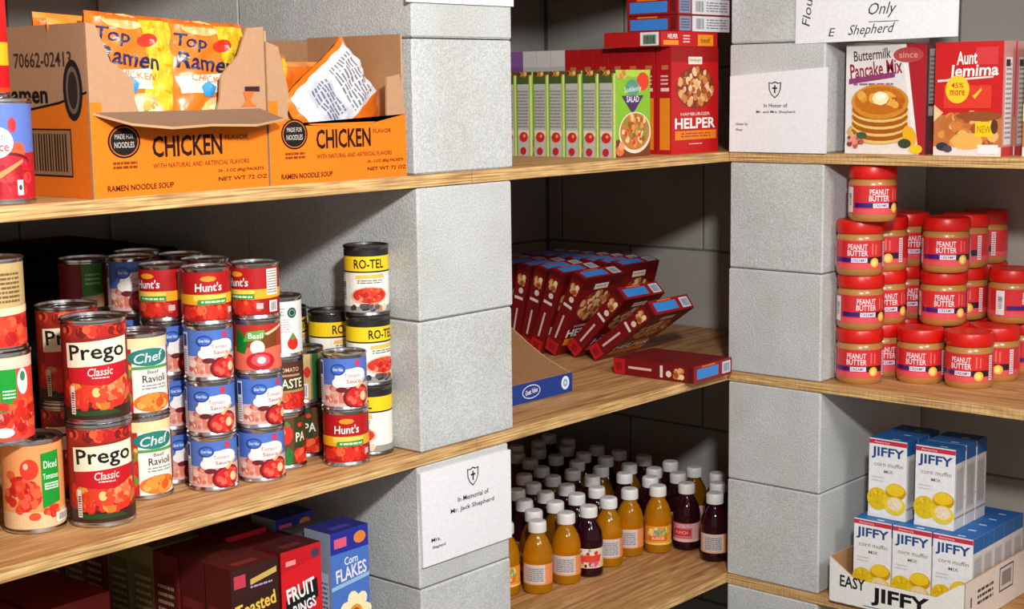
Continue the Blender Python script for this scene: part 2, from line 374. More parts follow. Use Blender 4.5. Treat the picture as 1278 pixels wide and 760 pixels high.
def art_diced():
    r, h = .038, .116; H = h-.0124; U = full(r); a = Art((244, 160, 96), (-U, 0, U, H))
    a.rect(-U, 0, U, H*.2, (240, 196, 150)); a.blobs(-.016, H*.42, .022, H*.2, 46, .004, .008, TOM+[(240, 90, 70)], 3); a.ell(-.004, H*.72, .011, .013, (226, 60, 40)); a.ell(-.008, H*.76, .003, .004, (250, 190, 160))
    a.ell(-.028, H*.66, .006, .005, (230, 90, 50)); a.ell(.0, H*.15, .007, .005, (226, 80, 40)); a.blobs(.022, H*.2, .01, H*.05, 12, .003, .005, TOM, 6)
    a.poly([(.010, H*.24), (.034, H*.30), (.034, H*.92), (.010, H*.9)], (16, 150, 44)); a.text('Diced', .022, H*.76, .018, H*.09, (230, 250, 230)); a.text('Tomatoes', .022, H*.62, .021, H*.07, (230, 250, 230)); a.rect(.013, H*.46, .032, H*.54, (200, 235, 205)); a.lines(.014, .031, H*.47, H*.53, 2, (40, 120, 60))
    a.rect(.026, H*.04, .05, H*.16, (250, 236, 220)); a.bars(.03, .046, H*.06, H*.14, 9, (60, 40, 40))
    return a, r, h
def art_greenbox():
    r, h = .038, .113; H = h-.0124; U = full(r); a = Art((236, 70, 60), (-U, 0, U, H))
    a.rect(-U, H*.86, U, H, (244, 214, 190)); a.rect(.004, H*.34, .024, H*.86, (16, 158, 48)); a.lines(.007, .022, H*.5, H*.62, 3, WHT)
    a.ell(.033, H*.7, .008, .016, (245, 240, 230)); a.ell(.033, H*.76, .004, .006, (60, 140, 90)); a.blobs(.03, H*.3, .03, H*.2, 60, .004, .008, TOM+[(250, 150, 140)], 5, (-.01, .004, .06, H*.5)); a.ell(.006, H*.1, .012, .006, (250, 236, 226))
    return a, r, h
def art_beige():
    r, h = .037, .112; H = h-.0124; U = full(r); a = Art((206, 176, 120), (-U, 0, U, H)); a.rect(-U, 0, U, H*.4, (226, 40, 34)); a.blobs(.02, H*.2, .03, H*.16, 40, .004, .009, TOM, 4, (-.02, .001, .06, H*.4))
    a.poly([(-.02, H*.36), (.06, H*.4), (.06, H*.48), (-.02, H*.46)], (246, 226, 180)); a.lines(.004, .034, H*.52, H*.9, 7, (120, 96, 50), .5, 7); return a, r, h
def art_blue(r=.0335, h=.075, w='Tomato Sauce'):
    H = h-.0124; U = full(r); k = r/.0335; a = Art((222, 184, 176), (-U, 0, U, H))
    a.poly([(-U, H*.42), (U, H*.5), (U, H), (-U, H)], (82, 118, 200)); a.blobs(-.02*k, H*.24, .016*k, H*.18, 18, .003, .006, [(232, 150, 130), (206, 90, 80), (240, 210, 190), (214, 120, 100)], 3, (-.05, .002, .0, H*.46))
    a.ell(.017*k, H*.9, .004*k, .005*k, (216, 60, 80)); a.ell(.016*k, H*.2, .022*k, H*.25, (120, 20, 26), 20, .15); a.ell(.017*k, H*.2, .019*k, H*.21, (206, 28, 34), 20, .15); a.blobs(.017*k, H*.18, .016*k, H*.15, 26, .002, .005, [(226, 50, 44), (184, 20, 26), (240, 100, 80)], 6)
    a.ell(.006*k, H*.6, .023*k, H*.19, WHT, 22); a.ell(-.009*k, H*.5, .012*k, H*.12, WHT); a.ell(.014*k, H*.66, .016*k, H*.15, WHT)
    a.ell(-.012*k, H*.78, .0105*k, H*.12, (30, 66, 150)); a.ell(-.012*k, H*.78, .009*k, H*.09, (62, 110, 200)); a.text('Great Value', -.012*k, H*.785, .014*k, H*.07, WHT, .02, 0, .1)
    a.text(w.split()[0], .008*k, H*.65, .022*k, H*.085, (206, 90, 100), .0); a.text(w.split()[1], .01*k, H*.53, .021*k, H*.085, (196, 70, 86), .01); a.ell(-.007*k, H*.36, .008*k, H*.055, (110, 30, 40))
    a.poly([(.012*k, H*.4), (.03*k, H*.62), (.031*k, H*.58), (.016*k, H*.36)], (226, 190, 130)); a.ell(.024*k, H*.2, .005*k, H*.1, (236, 206, 160)); a.rect(-.045*k, H*.06, -.036*k, H*.96, (236, 236, 240)); a.rect(-.044*k, H*.66, -.0375*k, H*.92, (34, 60, 130)); a.lines(-.044*k, -.037*k, H*.1, H*.6, 10, (120, 120, 130))
    return a, r, h
def art_red_tomato(r=.0335, h=.081):
    H = h-.0124; U = full(r); a = Art((184, 18, 22), (-U, 0, U, H)); a.rect(-U, 0, U, H*.36, (166, 20, 20)); a.blobs(0, H*.18, .034, H*.15, 46, .003, .008, TOM, 3, (-.04, .001, .04, H*.36))
    a.poly([(-U, H*.36), (-.02, H*.34), (.02, H*.34), (U, H*.38), (U, H*.56), (-U, H*.54)], (248, 176, 30)); a.rect(-.02, H*.42, .026, H*.535, (250, 214, 90)); a.poly([(-.016, H*.33), (.026, H*.35), (.026, H*.46), (-.014, H*.44)], (60, 150, 60)); a.lines(-.01, .023, H*.36, H*.43, 1, (220, 240, 210), .6)
    a.ell(0, H*.87, .011, H*.06, (240, 150, 40), 8); a.text("Hunt's", 0, H*.70, .036, H*.18, WHT, .03, .03, .1); a.rect(.043, H*.42, .062, H*.97, (240, 236, 226)); a.lines(.044, .061, H*.45, H*.95, 9, (140, 130, 120)); a.rect(.046, H*.06, .060, H*.3, WHT); a.bars(.048, .058, H*.09, H*.27, 8, BLK_); a.rect(.028, H*.14, .037, H*.26, (226, 190, 190))
    return a, r, h
def art_yellow_band():
    r, h = .0335, .103; H = h-.0124; U = full(r); a = Art((246, 240, 228), (-U, 0, U, H)); a.rect(-U, H*.9, U, H, (34, 30, 30)); a.rect(-U, H*.66, U, H*.9, (252, 208, 26)); a.rect(-U, H*.64, U, H*.665, (40, 30, 26)); a.text('RO-TEL', .002, H*.78, .046, H*.15, BLK_, .035)
    a.poly([(-.018, H*.60), (.024, H*.62), (.026, H*.55), (-.02, H*.54)], (248, 190, 90)); a.lines(-.016, .022, H*.46, H*.53, 2, (110, 110, 90), .5); a.ell(.002, H*.27, .029, H*.15, (236, 190, 160)); a.ell(.002, H*.275, .026, H*.125, (210, 50, 36)); a.blobs(.002, H*.275, .023, H*.1, 40, .002, .005, TOM+[(244, 140, 110)], 5)
    a.rect(-U, 0, U, H*.1, (150, 150, 142)); a.blobs(0, H*.07, .03, H*.05, 18, .003, .006, [(206, 120, 80), (90, 80, 80), (226, 206, 180), (120, 110, 150), (40, 40, 40)], 8, (-.04, .001, .04, H*.15)); a.rect(-.046, H*.1, -.036, H*.6, (236, 234, 230)); a.bars(-.045, -.037, H*.2, H*.5, 9, BLK_, 4, False)
    return a, r, h
def art_white():
    r, h = .0335, .086; H = h-.0124; U = full(r); a = Art((232, 230, 230), (-U, 0, U, H)); a.ell(.02, H*.78, .0075, H*.1, (24, 74, 56)); a.ell(.02, H*.78, .005, H*.065, (150, 190, 170)); a.ell(.02, H*.78, .004, H*.05, (24, 74, 56))
    a.lines(-.01, .016, H*.4, H*.68, 6, (206, 190, 200), .5); a.ell(.02, H*.2, .011, H*.15, (250, 246, 240)); a.ell(.02, H*.19, .009, H*.125, (216, 36, 26)); a.poly([(.014, H*.29), (.02, H*.40), (.026, H*.29), (.02, H*.26)], (110, 140, 60)); a.ell(-.008, H*.18, .008, H*.05, (150, 180, 150)); a.lines(-.014, .008, H*.72, H*.9, 3, (160, 170, 170)); return a, r, h
def art_paste():
    r, h = .0335, .08; H = h-.0124; U = full(r); a = Art((84, 46, 30), (-U, 0, U, H)); a.rect(-U, 0, U, H*.36, (190, 40, 32)); a.blobs(.012, H*.2, .03, H*.15, 40, .003, .008, TOM, 3, (-.04, .001, .046, H*.4)); a.text('TOMATO', .012, H*.84, .032, H*.09, (236, 190, 160), .01); a.rect(-.006, H*.7, .03, H*.745, (190, 140, 110)); a.text('PASTE', .014, H*.55, .04, H*.2, (226, 238, 200), .03); a.poly([(-.012, H*.40), (.04, H*.42), (.04, H*.36), (-.012, H*.36)], (170, 150, 90)); return a, r, h
def art_tomgreen():
    r, h = .0335, .08; H = h-.0124; U = full(r); a = Art((96, 66, 34), (-U, 0, U, H)); a.ell(.004, H*.66, .011, H*.21, (226, 50, 30)); a.ell(.001, H*.72, .003, H*.06, (246, 150, 110)); a.poly([(.0, H*.86), (.006, H*.95), (.012, H*.85), (.006, H*.82)], (90, 140, 60))
    a.rect(.017, 0, .032, H, (50, 60, 30)); a.text('PA', .028, H*.58, .018, H*.2, (236, 240, 214), .03); a.poly([(-.004, 0), (.012, 0), (.014, H*.3), (.006, H*.4)], (34, 120, 50)); a.blobs(.03, H*.18, .014, H*.14, 26, .003, .007, TOM, 4, (.012, .001, .05, H*.4)); a.blobs(-.01, H*.3, .012, H*.25, 14, .003, .006, [(190, 150, 90), (140, 96, 50), (220, 180, 120)], 6); a.ell(.026, H*.84, .004, H*.05, (220, 60, 40)); return a, r, h
def art_pasta_side():
    r, h = .0335, .08; H = h-.0124; U = full(r); a = Art((150, 120, 70), (-U, 0, U, H)); a.rect(.002, 0, .012, H, (200, 170, 110)); a.rect(.015, 0, .026, H, (30, 90, 50)); a.ell(.007, H*.6, .005, H*.12, (206, 40, 40)); a.rect(-.004, H*.04, .008, H*.36, (232, 232, 236)); a.bars(-.002, .006, H*.08, H*.32, 8, BLK_); a.blobs(-.016, H*.5, .012, H*.4, 20, .003, .007, [(190, 150, 90), (110, 80, 40), (220, 190, 130)], 5); return a, r, h
def art_greenlab():
    r, h = .0335, .075; H = h-.0124; U = full(r); a = Art((188, 50, 36), (-U, 0, U, H)); a.rect(-U, 0, U, H*.5, (236, 110, 84)); a.poly([(-.034, H*.4), (-.018, H*.36), (-.012, H*.62), (-.03, H*.96)], (10, 120, 40)); a.poly([(-.02, H*.62), (.012, H*.7), (.01, H*.88), (-.014, H*.84)], (90, 180, 60)); a.text('Basil', -.002, H*.76, .02, H*.12, WHT, .02)
    a.poly([(-.004, H*.42), (.03, H*.52), (.03, H*.86), (.012, H*.8)], (122, 66, 24)); a.ell(.0, H*.5, .01, H*.16, (246, 232, 226)); a.ell(.004, H*.2, .02, H*.2, (196, 30, 40)); a.ell(.004, H*.22, .013, H*.13, (236, 90, 100)); a.ell(.005, H*.22, .006, H*.08, (250, 220, 210)); a.poly([(.01, H*.8), (.04, H*.98), (.041, H*.93), (.014, H*.76)], (240, 210, 170)); return a, r, h
def art_redyel():
    r, h = .037, .119; H = h-.0124; U = full(r); a = Art((218, 14, 22), (-U, 0, U, H)); a.rect(-U, H*.28, U, H*.52, (250, 186, 30)); a.rect(-.01, H*.34, .03, H*.47, (252, 216, 100)); a.text('Sauce', .014, H*.4, .034, H*.1, (180, 120, 40)); a.text("Hunt's", .016, H*.73, .046, H*.15, WHT, .03); a.rect(-U, 0, U, H*.05, (230, 70, 30)); return a, r, h
def art_sauce():
    r, h = .0375, .119; H = h-.0124; U = full(r); a = Art((96, 122, 196), (-U, 0, U, H)); a.poly([(-U, 0), (U, 0), (U, H*.5), (-U, H*.45)], (190, 26, 40)); a.ell(.020, H*.78, .005, H*.08, (220, 50, 60)); a.ell(.026, H*.5, .009, H*.1, (232, 90, 50)); a.ell(.006, H*.4, .034, H*.1, (110, 14, 24)); a.ell(.006, H*.38, .032, H*.085, (210, 34, 50)); a.blobs(.004, H*.2, .04, H*.16, 40, .003, .009, [(206, 24, 40), (170, 16, 30), (226, 60, 60)], 5, (-.05, .002, .05, H*.36))
    a.ell(.0, H*.6, .020, H*.17, WHT, 24); a.text('Tomato', .001, H*.66, .026, H*.07, (110, 130, 110), .0); a.text('Sauce', .001, H*.555, .028, H*.1, (206, 60, 90), .02); a.poly([(-.004, H*.25), (.03, H*.42), (.031, H*.39), (.0, H*.2)], (230, 150, 90)); a.ell(-.006, H*.23, .009, H*.04, (226, 140, 80)); a.rect(.022, H*.04, .029, H*.2, (236, 232, 230)); a.ell(.0255, H*.12, .002, H*.03, (70, 70, 70)); return a, r, h
def art_darkgreen():
    r, h = .037, .075; H = h-.0124; U = full(r); a = Art((120, 24, 24), (-U, 0, U, H)); a.rect(-.004, H*.2, .026, H, (60, 130, 50)); a.poly([(-.006, H*.24), (.028, H*.3), (.028, 0), (-.01, 0)], (170, 130, 90)); a.lines(.0, .022, H*.5, H*.8, 3, (160, 200, 140)); return a, r, h
ARTS = dict(pasta_sauce=art_pasta_sauce, ravioli=art_ravioli, diced=art_diced, greenbox=art_greenbox, beige=art_beige, blue=art_blue, red_tomato=art_red_tomato, red_tomato_small=lambda: art_red_tomato(.0335, .077), yellow_band=art_yellow_band, white=art_white, paste=art_paste, tomgreen=art_tomgreen, pasta_side=art_pasta_side, greenlab=art_greenlab, redyel=art_redyel, sauce=art_sauce, darkgreen=art_darkgreen, blue_t=lambda: art_blue(.0335, .081))
KC = {}
def can(kind, x, y, z, label, group=None, turn=0.0, name='food_can'):
    if kind not in KC:
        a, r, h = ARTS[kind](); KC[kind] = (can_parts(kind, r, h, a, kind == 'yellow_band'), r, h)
    parts, r, h = KC[kind]
    face = math.atan2(CAM[1]-y, CAM[0]-x)+PI/2+math.radians(turn)
    place(name, parts, label, 'can', group, (x, y, z), face)
    return z+h
def stack(x, y, z, items, turn=0.0):
    for n, it in enumerate(items):
        z = can(it[0], x+(it[4] if len(it) > 4 else 0), y, z+.0003, it[1], it[2] if len(it) > 2 else None, it[3] if len(it) > 3 else turn)
G_T, G_P, G_B, G_H, G_R, G_V = 'tomato cans at the left edge', 'pasta sauce cans', 'small blue tomato cans', 'small red tomato cans', 'diced tomato cans with yellow band', 'ravioli cans'
# eye-level shelf, far left
stack(-1.447, .046, Z1, [('sauce', 'blue and red tomato sauce can with a white oval beside the noodle carton', 'sauce cans on the upper shelf', -8), ('redyel', 'red can with a yellow band standing on the blue tomato sauce can', 'sauce cans on the upper shelf', -14, -.024)])
# can shelf
stack(-1.386, .120, Z2, [('diced', 'orange diced tomato can with a green panel at the front left', G_T, 0), ('greenbox', 'tomato can with bright green square, second up at the left edge', G_T, -8, -.036), ('beige', 'beige and red can topping the stack at the left edge', G_T, 0, -.038)])
stack(-1.315, .079, Z2, [('pasta_sauce', 'lower pasta sauce can of the front pair, standing on the board', G_P, 4), ('pasta_sauce', 'upper pasta sauce can of the front pair, beside the ravioli cans', G_P, 2)])
stack(-1.272, .205, Z2, [('pasta_sauce', 'dark pasta sauce can behind, bottom of the rear pair', G_P, 0), ('pasta_sauce', 'shaded pasta sauce can behind the front pair, top of its stack', G_P, 6)])
stack(-1.207, .142, Z2, [('ravioli', 'lower ravioli can with cream top, on the board by the pasta sauce', G_V, 8), ('ravioli', 'upper ravioli can with cream top beside the pasta sauce', G_V, 4)])
stack(-1.125, .099, Z2, [('blue', 'blue tomato can, bottom of the front left stack', G_B, 6), ('blue', 'blue tomato can, second up in the front left stack', G_B, 0), ('blue', 'blue tomato can, third up directly under the front red can', G_B, 12), ('red_tomato_small', 'red tomato can with a green and yellow band topping the front stack', G_H, 6)])
stack(-1.053, .084, Z2, [('blue', 'blue tomato can, bottom of the stack left of the brown paste cans', G_B, 4), ('blue', 'blue tomato can, second up beside the brown paste can', G_B, 22), ('greenlab', 'small orange-red can with a green leaf panel under a red can', None, 0), ('red_tomato_small', 'red tomato can showing its white nutrition panel, right of the front red can', G_H, -48)])
stack(-1.140, .173, Z2, [('blue', 'half hidden blue tomato can, bottom of the stack behind the front left stack', G_B, 40), ('blue', 'half hidden blue tomato can, second up behind the front left stack', G_B, 40), ('blue', 'half hidden blue tomato can, third up behind the front left stack', G_B, 36), ('red_tomato_small', 'shaded red can with white nutrition panel left of the front red can', G_H, -40)])
HID = 'blue tomato can almost hidden deep behind the front stacks'
for (x, y, topk, lab, tn) in ((-1.128, .262, 'blue_t', 'dark blue can in shade at the back of the can stacks', 0), (-1.150, .345, 'darkgreen', 'dark red can with a green panel, farthest left of the back stacks', 0), (-1.064, .179, 'red_tomato_small', 'red topped can behind the two front red cans', 0), (-1.046, .258, 'red_tomato_small', 'red can at the back, only its rim showing', 0), (-1.06, .345, 'red_tomato_small', 'rearmost red can in the shadow of the shelf', 0)):
    under = {'blue_t': 'dark blue can', 'darkgreen': 'green panelled can'}.get(topk, 'red can') + {-1.064: ' behind the front red pair', -1.046: ' at the back', -1.06: ' farthest back'}.get(x, '')
    stack(x, y, Z2, [('blue', f'hidden blue can, {t_} of the three under the {under}', G_B, 0) for t_ in ('bottom', 'middle', 'top')]+[(topk, lab, None, tn)])
stack(-.989, .113, Z2, [('tomgreen', 'brown tomato can with a whole tomato, bottom of its stack', 'tomato paste cans', 0), ('paste', 'dark brown tomato paste can under the white can', 'tomato paste cans', 0), ('white', 'white can with a small red tomato and dark green roundel', None, 0)])
stack(-.9235, .142, Z2, [('tomgreen', 'dark green tomato paste can tucked behind the small red can', 'tomato paste cans', -34), ('pasta_side', 'can with a dark green stripe left of the small blue can', 'tomato paste cans', 0)])
stack(-.920, .055, Z2, [('red_tomato', 'red tomato can under the single blue can near the pillar', G_H, 2), ('blue_t', 'single blue tomato can standing on a red can near the pillar', G_B, 6)])
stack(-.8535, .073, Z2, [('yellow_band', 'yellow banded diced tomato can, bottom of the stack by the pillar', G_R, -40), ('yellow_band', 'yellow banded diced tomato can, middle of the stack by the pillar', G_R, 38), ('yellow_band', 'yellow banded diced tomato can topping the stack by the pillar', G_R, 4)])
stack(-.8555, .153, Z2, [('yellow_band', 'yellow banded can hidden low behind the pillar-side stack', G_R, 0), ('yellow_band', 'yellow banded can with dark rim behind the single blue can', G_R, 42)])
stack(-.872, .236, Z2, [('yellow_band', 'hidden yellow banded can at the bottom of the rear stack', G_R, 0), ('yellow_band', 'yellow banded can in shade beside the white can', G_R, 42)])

# ================================================================ CARTONS
def carton_body(kind, w, d, h, cols, m=None, bev=0.0009):
    bm = bmesh.new(); addbox(bm, -w/2, w/2, -d/2, d/2, 0, h, bev); bm.normal_update()
    cl = bm.loops.layers.float_color.new('Col')
    for f in bm.faces:
        n = f.normal; ax = max(range(3), key=lambda i: abs(n[i]))
        k = {0: 'left' if n[0] < 0 else 'right', 1: 'front' if n[1] < 0 else 'back', 2: 'top' if n[2] > 0 else 'bottom'}[ax]
        c = cols.get(k) or cols.get({'right': 'left', 'back': 'front', 'bottom': 'top'}.get(k, 'front')) or cols['front']
        for l in f.loops: l[cl] = (*lin(c), 1)
    return mesh_from(bm, kind+'_carton', m or P_CARD)
def carton(kind, w, d, h, cols, front=None, left=None, top=None, m=None, right=None):
    parts = [('carton', carton_body(kind, w, d, h, cols, m))]; e = .00015
    if front: parts.append(('front_panel', front.build(kind+'_front', on_front(-d/2-e), m or P_CARD)))
    if left: parts.append(('side_panel', left.build(kind+'_side', on_left(-w/2-e), m or P_CARD)))
    if right: parts.append(('side_panel', right.build(kind+'_side', on_right(w/2+e), m or P_CARD)))
    if top: parts.append(('top_panel', top.build(kind+'_top', on_top(h+e), m or P_CARD)))
    return parts

# ---- green pasta-salad boxes
def green_kit():
    w, d, h = .10, .036, .15
    f = Art((134, 190, 44), (-w/2, 0, w/2, h)); f.poly([(-w/2, 0), (w/2, 0), (w/2, .05), (-w/2, .03)], (120, 60, 30)); f.poly([(-w/2, h), (w/2, h), (w/2, h-.01), (.0, h-.012), (-w/2, h-.008)], (170, 210, 70))
    f.ell(.028, h-.020, .018, .016, (228, 62, 26)); f.blobs(-.034, h-.008, .012, .006, 10, .003, .006, [(226, 170, 80), (200, 130, 50)], 3, (-w/2, h-.02, w/2, h)); f.ell(-.002, h-.03, .02, .014, (90, 150, 130)); f.poly([(-.034, h-.044), (.03, h-.044), (-.002, h-.076)], (74, 44, 96)); f.text('Suddenly', -.002, h-.034, .05, .012, (222, 236, 226), .01, .08); f.text('SALAD', -.002, h-.05, .036, .011, (230, 226, 240), .03)
    f.ell(.004, .042, .047, .036, (236, 226, 206), 24); f.ell(.004, .044, .043, .032, (196, 120, 52), 24); f.blobs(.004, .046, .036, .026, 60, .003, .007, [(226, 150, 70), (236, 196, 130), (200, 70, 40), (150, 90, 40), (120, 150, 60), (240, 210, 160)], 5); f.ell(-.04, .012, .012, .009, (220, 120, 60)); f.ell(-.036, .02, .008, .008, (230, 160, 100))
    s = Art((190, 188, 180), (-d/2, 0, d/2, h)); s.rect(-d/2, h-.022, d/2, h, (70, 90, 40)); s.blobs(0, h-.006, .014, .006, 9, .003, .005, [(226, 190, 100), (170, 120, 50), (120, 40, 30)], 4, (-d/2, h-.016, d/2, h)); s.rect(d/2-.007, 0, d/2, h-.01, (160, 200, 60)); s.rect(d/2-.004, 0, d/2, h-.006, (232, 236, 150)); s.lines(-.015, .009, .05, .118, 12, (140, 140, 136), .5, 5); s.rect(-d/2, .036, d/2-.007, .046, (226, 214, 190))
    s.ell(-.002, .034, .010, .009, (206, 40, 34)); s.ell(0, .036, .003, .003, (240, 150, 120)); s.ell(-.003, .009, .007, .007, (190, 36, 44)); s.rect(-d/2, .0, -d/2+.003, h-.022, (120, 170, 60))
    return carton('green_kit', w, d, h, dict(front=(134, 190, 44), left=(190, 188, 180), top=(110, 150, 50)), f, s)
GK = green_kit()
ordn = ['front-most', 'second', 'third', 'fourth', 'fifth', 'sixth', 'seventh', 'eighth', 'ninth', 'tenth', 'eleventh', 'twelfth']
for k in range(8):
    place('pasta_salad_box', GK, 'green pasta salad box showing its bowl picture at the front of the row' if k == 0 else f'green pasta salad box, {ordn[k]} from the front of its row', 'box', 'row of green pasta salad boxes', (-.235+.0012*math.sin(k*2.1), .063+k*.0372, Z1), .004*math.sin(k))

# ---- red dinner-kit boxes
def red_kit(w, d, h, dark, nm, bandcol=(236, 130, 30), pasta=((206, 130, 70), (226, 170, 110), (170, 80, 40), (240, 200, 150))):
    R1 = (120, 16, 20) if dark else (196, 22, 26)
    f = Art(R1, (-w/2, 0, w/2, h)); f.rect(-w/2, h*.86, w/2, h, tuple(int(c*.8) for c in R1)); f.rect(-.022, h*.84, .022, h*.91, (236, 226, 206)); f.text('Hamburger', 0, h*.876, .036, h*.035, (120, 60, 50), .01)
    f.ell(0, h*.62, w*.40, h*.2, (130, 50, 26), 24); f.blobs(0, h*.62, w*.36, h*.17, 80, .004, .009, pasta, 5, (-w/2, h*.42, w/2, h*.84)); f.text('HAMBURGER', .0, h*.372, w*.62, h*.03, (240, 220, 210), .01); f.text('HELPER', 0, h*.285, w*.86, h*.1, WHT, .05); f.rect(-w*.43, h*.13, w*.45, h*.215, bandcol); f.lines(-w*.3, w*.32, h*.15, h*.2, 2, (150, 70, 20)); f.lines(-w*.14, w*.14, h*.08, h*.1, 1, (236, 190, 180))
    s = Art(R1, (-d/2, 0, d/2, h)); s.rect(-d/2+.001, .001, d/2-.001, .026, (196, 26, 34)); s.rect(-d/2+.008, .006, d/2-.008, .02, (150, 20, 28)); s.rect(-.0022, .034, .0022, .086, (226, 190, 180))
    s.rect(-.011, .105, .011, .111, (236, 214, 206)); s.ell(.003, .124, .006, .006, (236, 214, 196)); s.blobs(0, .145, .009, .013, 16, .003, .006, pasta+((240, 224, 180),), 4, (-d/2+.002, .126, d/2-.002, .166)); s.rect(-d/2, h-.012, d/2, h-.002, tuple(int(c*.75) for c in R1))
    t = Art((150, 24, 24), (-w/2, -d/2, w/2, d/2)); t.rect(-w*.42, -d*.32, w*.14, d*.3, (60, 136, 214)); t.rect(w*.24, -d*.36, w*.46, d*.36, (206, 212, 224)); t.bars(w*.27, w*.43, -d*.25, d*.25, 8, (70, 70, 90)); t.rect(-w*.3, d*.36, w*.05, d*.45, (230, 110, 40))
    return carton(nm, w, d, h, dict(front=R1, left=R1, top=(150, 24, 24)), f, s, t)
def spine_orange():
    w, d, h = .15, .033, .19; k = red_kit(w, d, h, False, 'red_kit_a')
    s = Art((176, 18, 24), (-d/2, 0, d/2, h)); s.rect(-.008, .008, .014, .1, (232, 136, 30)); s.rect(-.006, .112, .012, .118, (226, 206, 200)); s.lines(-.006, .01, .122, .142, 3, (230, 200, 196)); s.rect(-.004, .15, .01, .158, (190, 110, 60))
    k[2] = ('side_panel', s.build('red_kit_a_spine', on_left(-w/2-.00015), P_CARD)); return k
RK = spine_orange()
def plain_kit(nm, c, c2):
    w, d, h = .15, .033, .19; s = Art(c, (-d/2, 0, d/2, h)); s.rect(-d/2, h-.03, d/2, h, c2); s.lines(-.01, .01, .03, .14, 14, (120, 116, 112)); f = Art(c, (-w/2, 0, w/2, h)); f.rect(-w/2, h*.6, w/2, h, c2); f.blobs(0, h*.4, .05, .04, 30, .004, .01, [(226, 180, 110), (200, 130, 60)], 4)
    return carton(nm, w, d, h, dict(front=c, left=c, top=c2), f, s)
GREYK, PURK = plain_kit('grey_kit', (186, 180, 176), (206, 200, 196)), plain_kit('purple_kit', (120, 74, 130), (136, 84, 150))
for k in range(12):
    P = RK if k < 7 else GREYK if k < 10 else PURK
    lab = ('red dinner kit box with a large white title, front-most beside the corner pillar' if k == 0 else f'red dinner kit box, {ordn[k]} from the front behind the titled one') if k < 7 else (f'grey dinner box, {ordn[k]} from the front in the rear row' if k < 10 else f'purple topped dinner box, {ordn[k]} from the front in the rear row')
    place('dinner_kit_box', P, lab, 'box', 'row of dinner kit boxes behind the green boxes', (-.066, .047+k*.0345+(0 if k < 1 else .001), Z1), 0)
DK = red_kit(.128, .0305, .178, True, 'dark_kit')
LK = red_kit(.128, .0305, .178, False, 'lying_kit')
# lying on top of the red row
ztop = Z1+.1905
def spine_lie():
    w, d, h = .178, .125, .0265; f = Art((196, 24, 26), (-w/2, 0, w/2, h)); f.rect(-w*.46, .003, -w*.2, .011, (240, 150, 40)); f.text('HELPER', -w*.3, .018, .03, .008, WHT, .03); f.lines(-w*.12, w*.0, .006, .022, 3, (236, 210, 200)); f.rect(w*.14, .002, w*.42, .022, (240, 146, 36)); f.text('beef', w*.28, .012, .03, .01, (120, 50, 20))
    s = Art((186, 22, 26), (-d/2, 0, d/2, h)); s.rect(.018, .002, .058, .025, (232, 230, 226)); s.rect(.024, .004, .052, .021, (120, 140, 126)); s.bars(.026, .05, .006, .019, 12, (40, 44, 44)); t = Art((150, 20, 22), (-w/2, -d/2, w/2, d/2)); t.blobs(0, 0, .05, .04, 30, .004, .01, [(206, 130, 70), (226, 170, 110)], 3)
    return carton('lying_spine', w, d, h, dict(front=(196, 24, 26), left=(186, 22, 26), top=(150, 20, 22)), f, s, t)
place('dinner_kit_box', spine_lie(), 'red and orange box lying flat directly on the red dinner kit row', 'box', 'boxes lying on the red row', (-.082, .094, ztop), 0)
z_ = ztop+.0268
def flat_kit():
    w, d, h = .170, .112, .0302; R_ = (150, 24, 24)
    f = Art(R_, (-w/2, 0, w/2, h)); f.rect(-w/2+.004, .002, -w/2+.040, h-.003, (132, 140, 168)); f.lines(-w/2+.008, -w/2+.036, .005, h-.006, 4, (70, 74, 96)); f.rect(-w/2+.044, .001, w/2-.004, h-.002, (222, 220, 224)); f.bars(-w/2+.056, -w/2+.082, .005, h-.006, 9, (60, 60, 70)); f.lines(-w/2+.09, w/2-.01, .005, h-.006, 4, (130, 130, 140))
    e = Art(R_, (-d/2, 0, d/2, h)); e.rect(-d*.44, .004, d*.30, h-.007, (58, 134, 214)); e.rect(-d*.3, h-.005, d*.1, h-.002, (232, 120, 44)); e.rect(d*.36, .004, d*.46, h-.004, (110, 20, 24))
    t = Art((130, 18, 20), (-w/2, -d/2, w/2, d/2)); t.blobs(0, 0, .05, .03, 20, .004, .01, [(206, 130, 70), (226, 170, 110)], 3)
    return carton('flat_kit', w, d, h, dict(front=R_, left=R_, top=(130, 18, 20)), f, e, t)
FK = flat_kit()
for x, y, q, lab in ((-.030, .090, 0, 'flat box with a bright blue end label on the red and orange lying box'), (-.034, .088, 1, 'second flat box up with a blue end label over the red row'), (-.028, .092, 2, 'topmost flat box with a blue end label over the red row')):
    place('dinner_kit_box', FK, lab, 'box', 'boxes lying on the red row', (x, y, z_+q*.0305), 0)

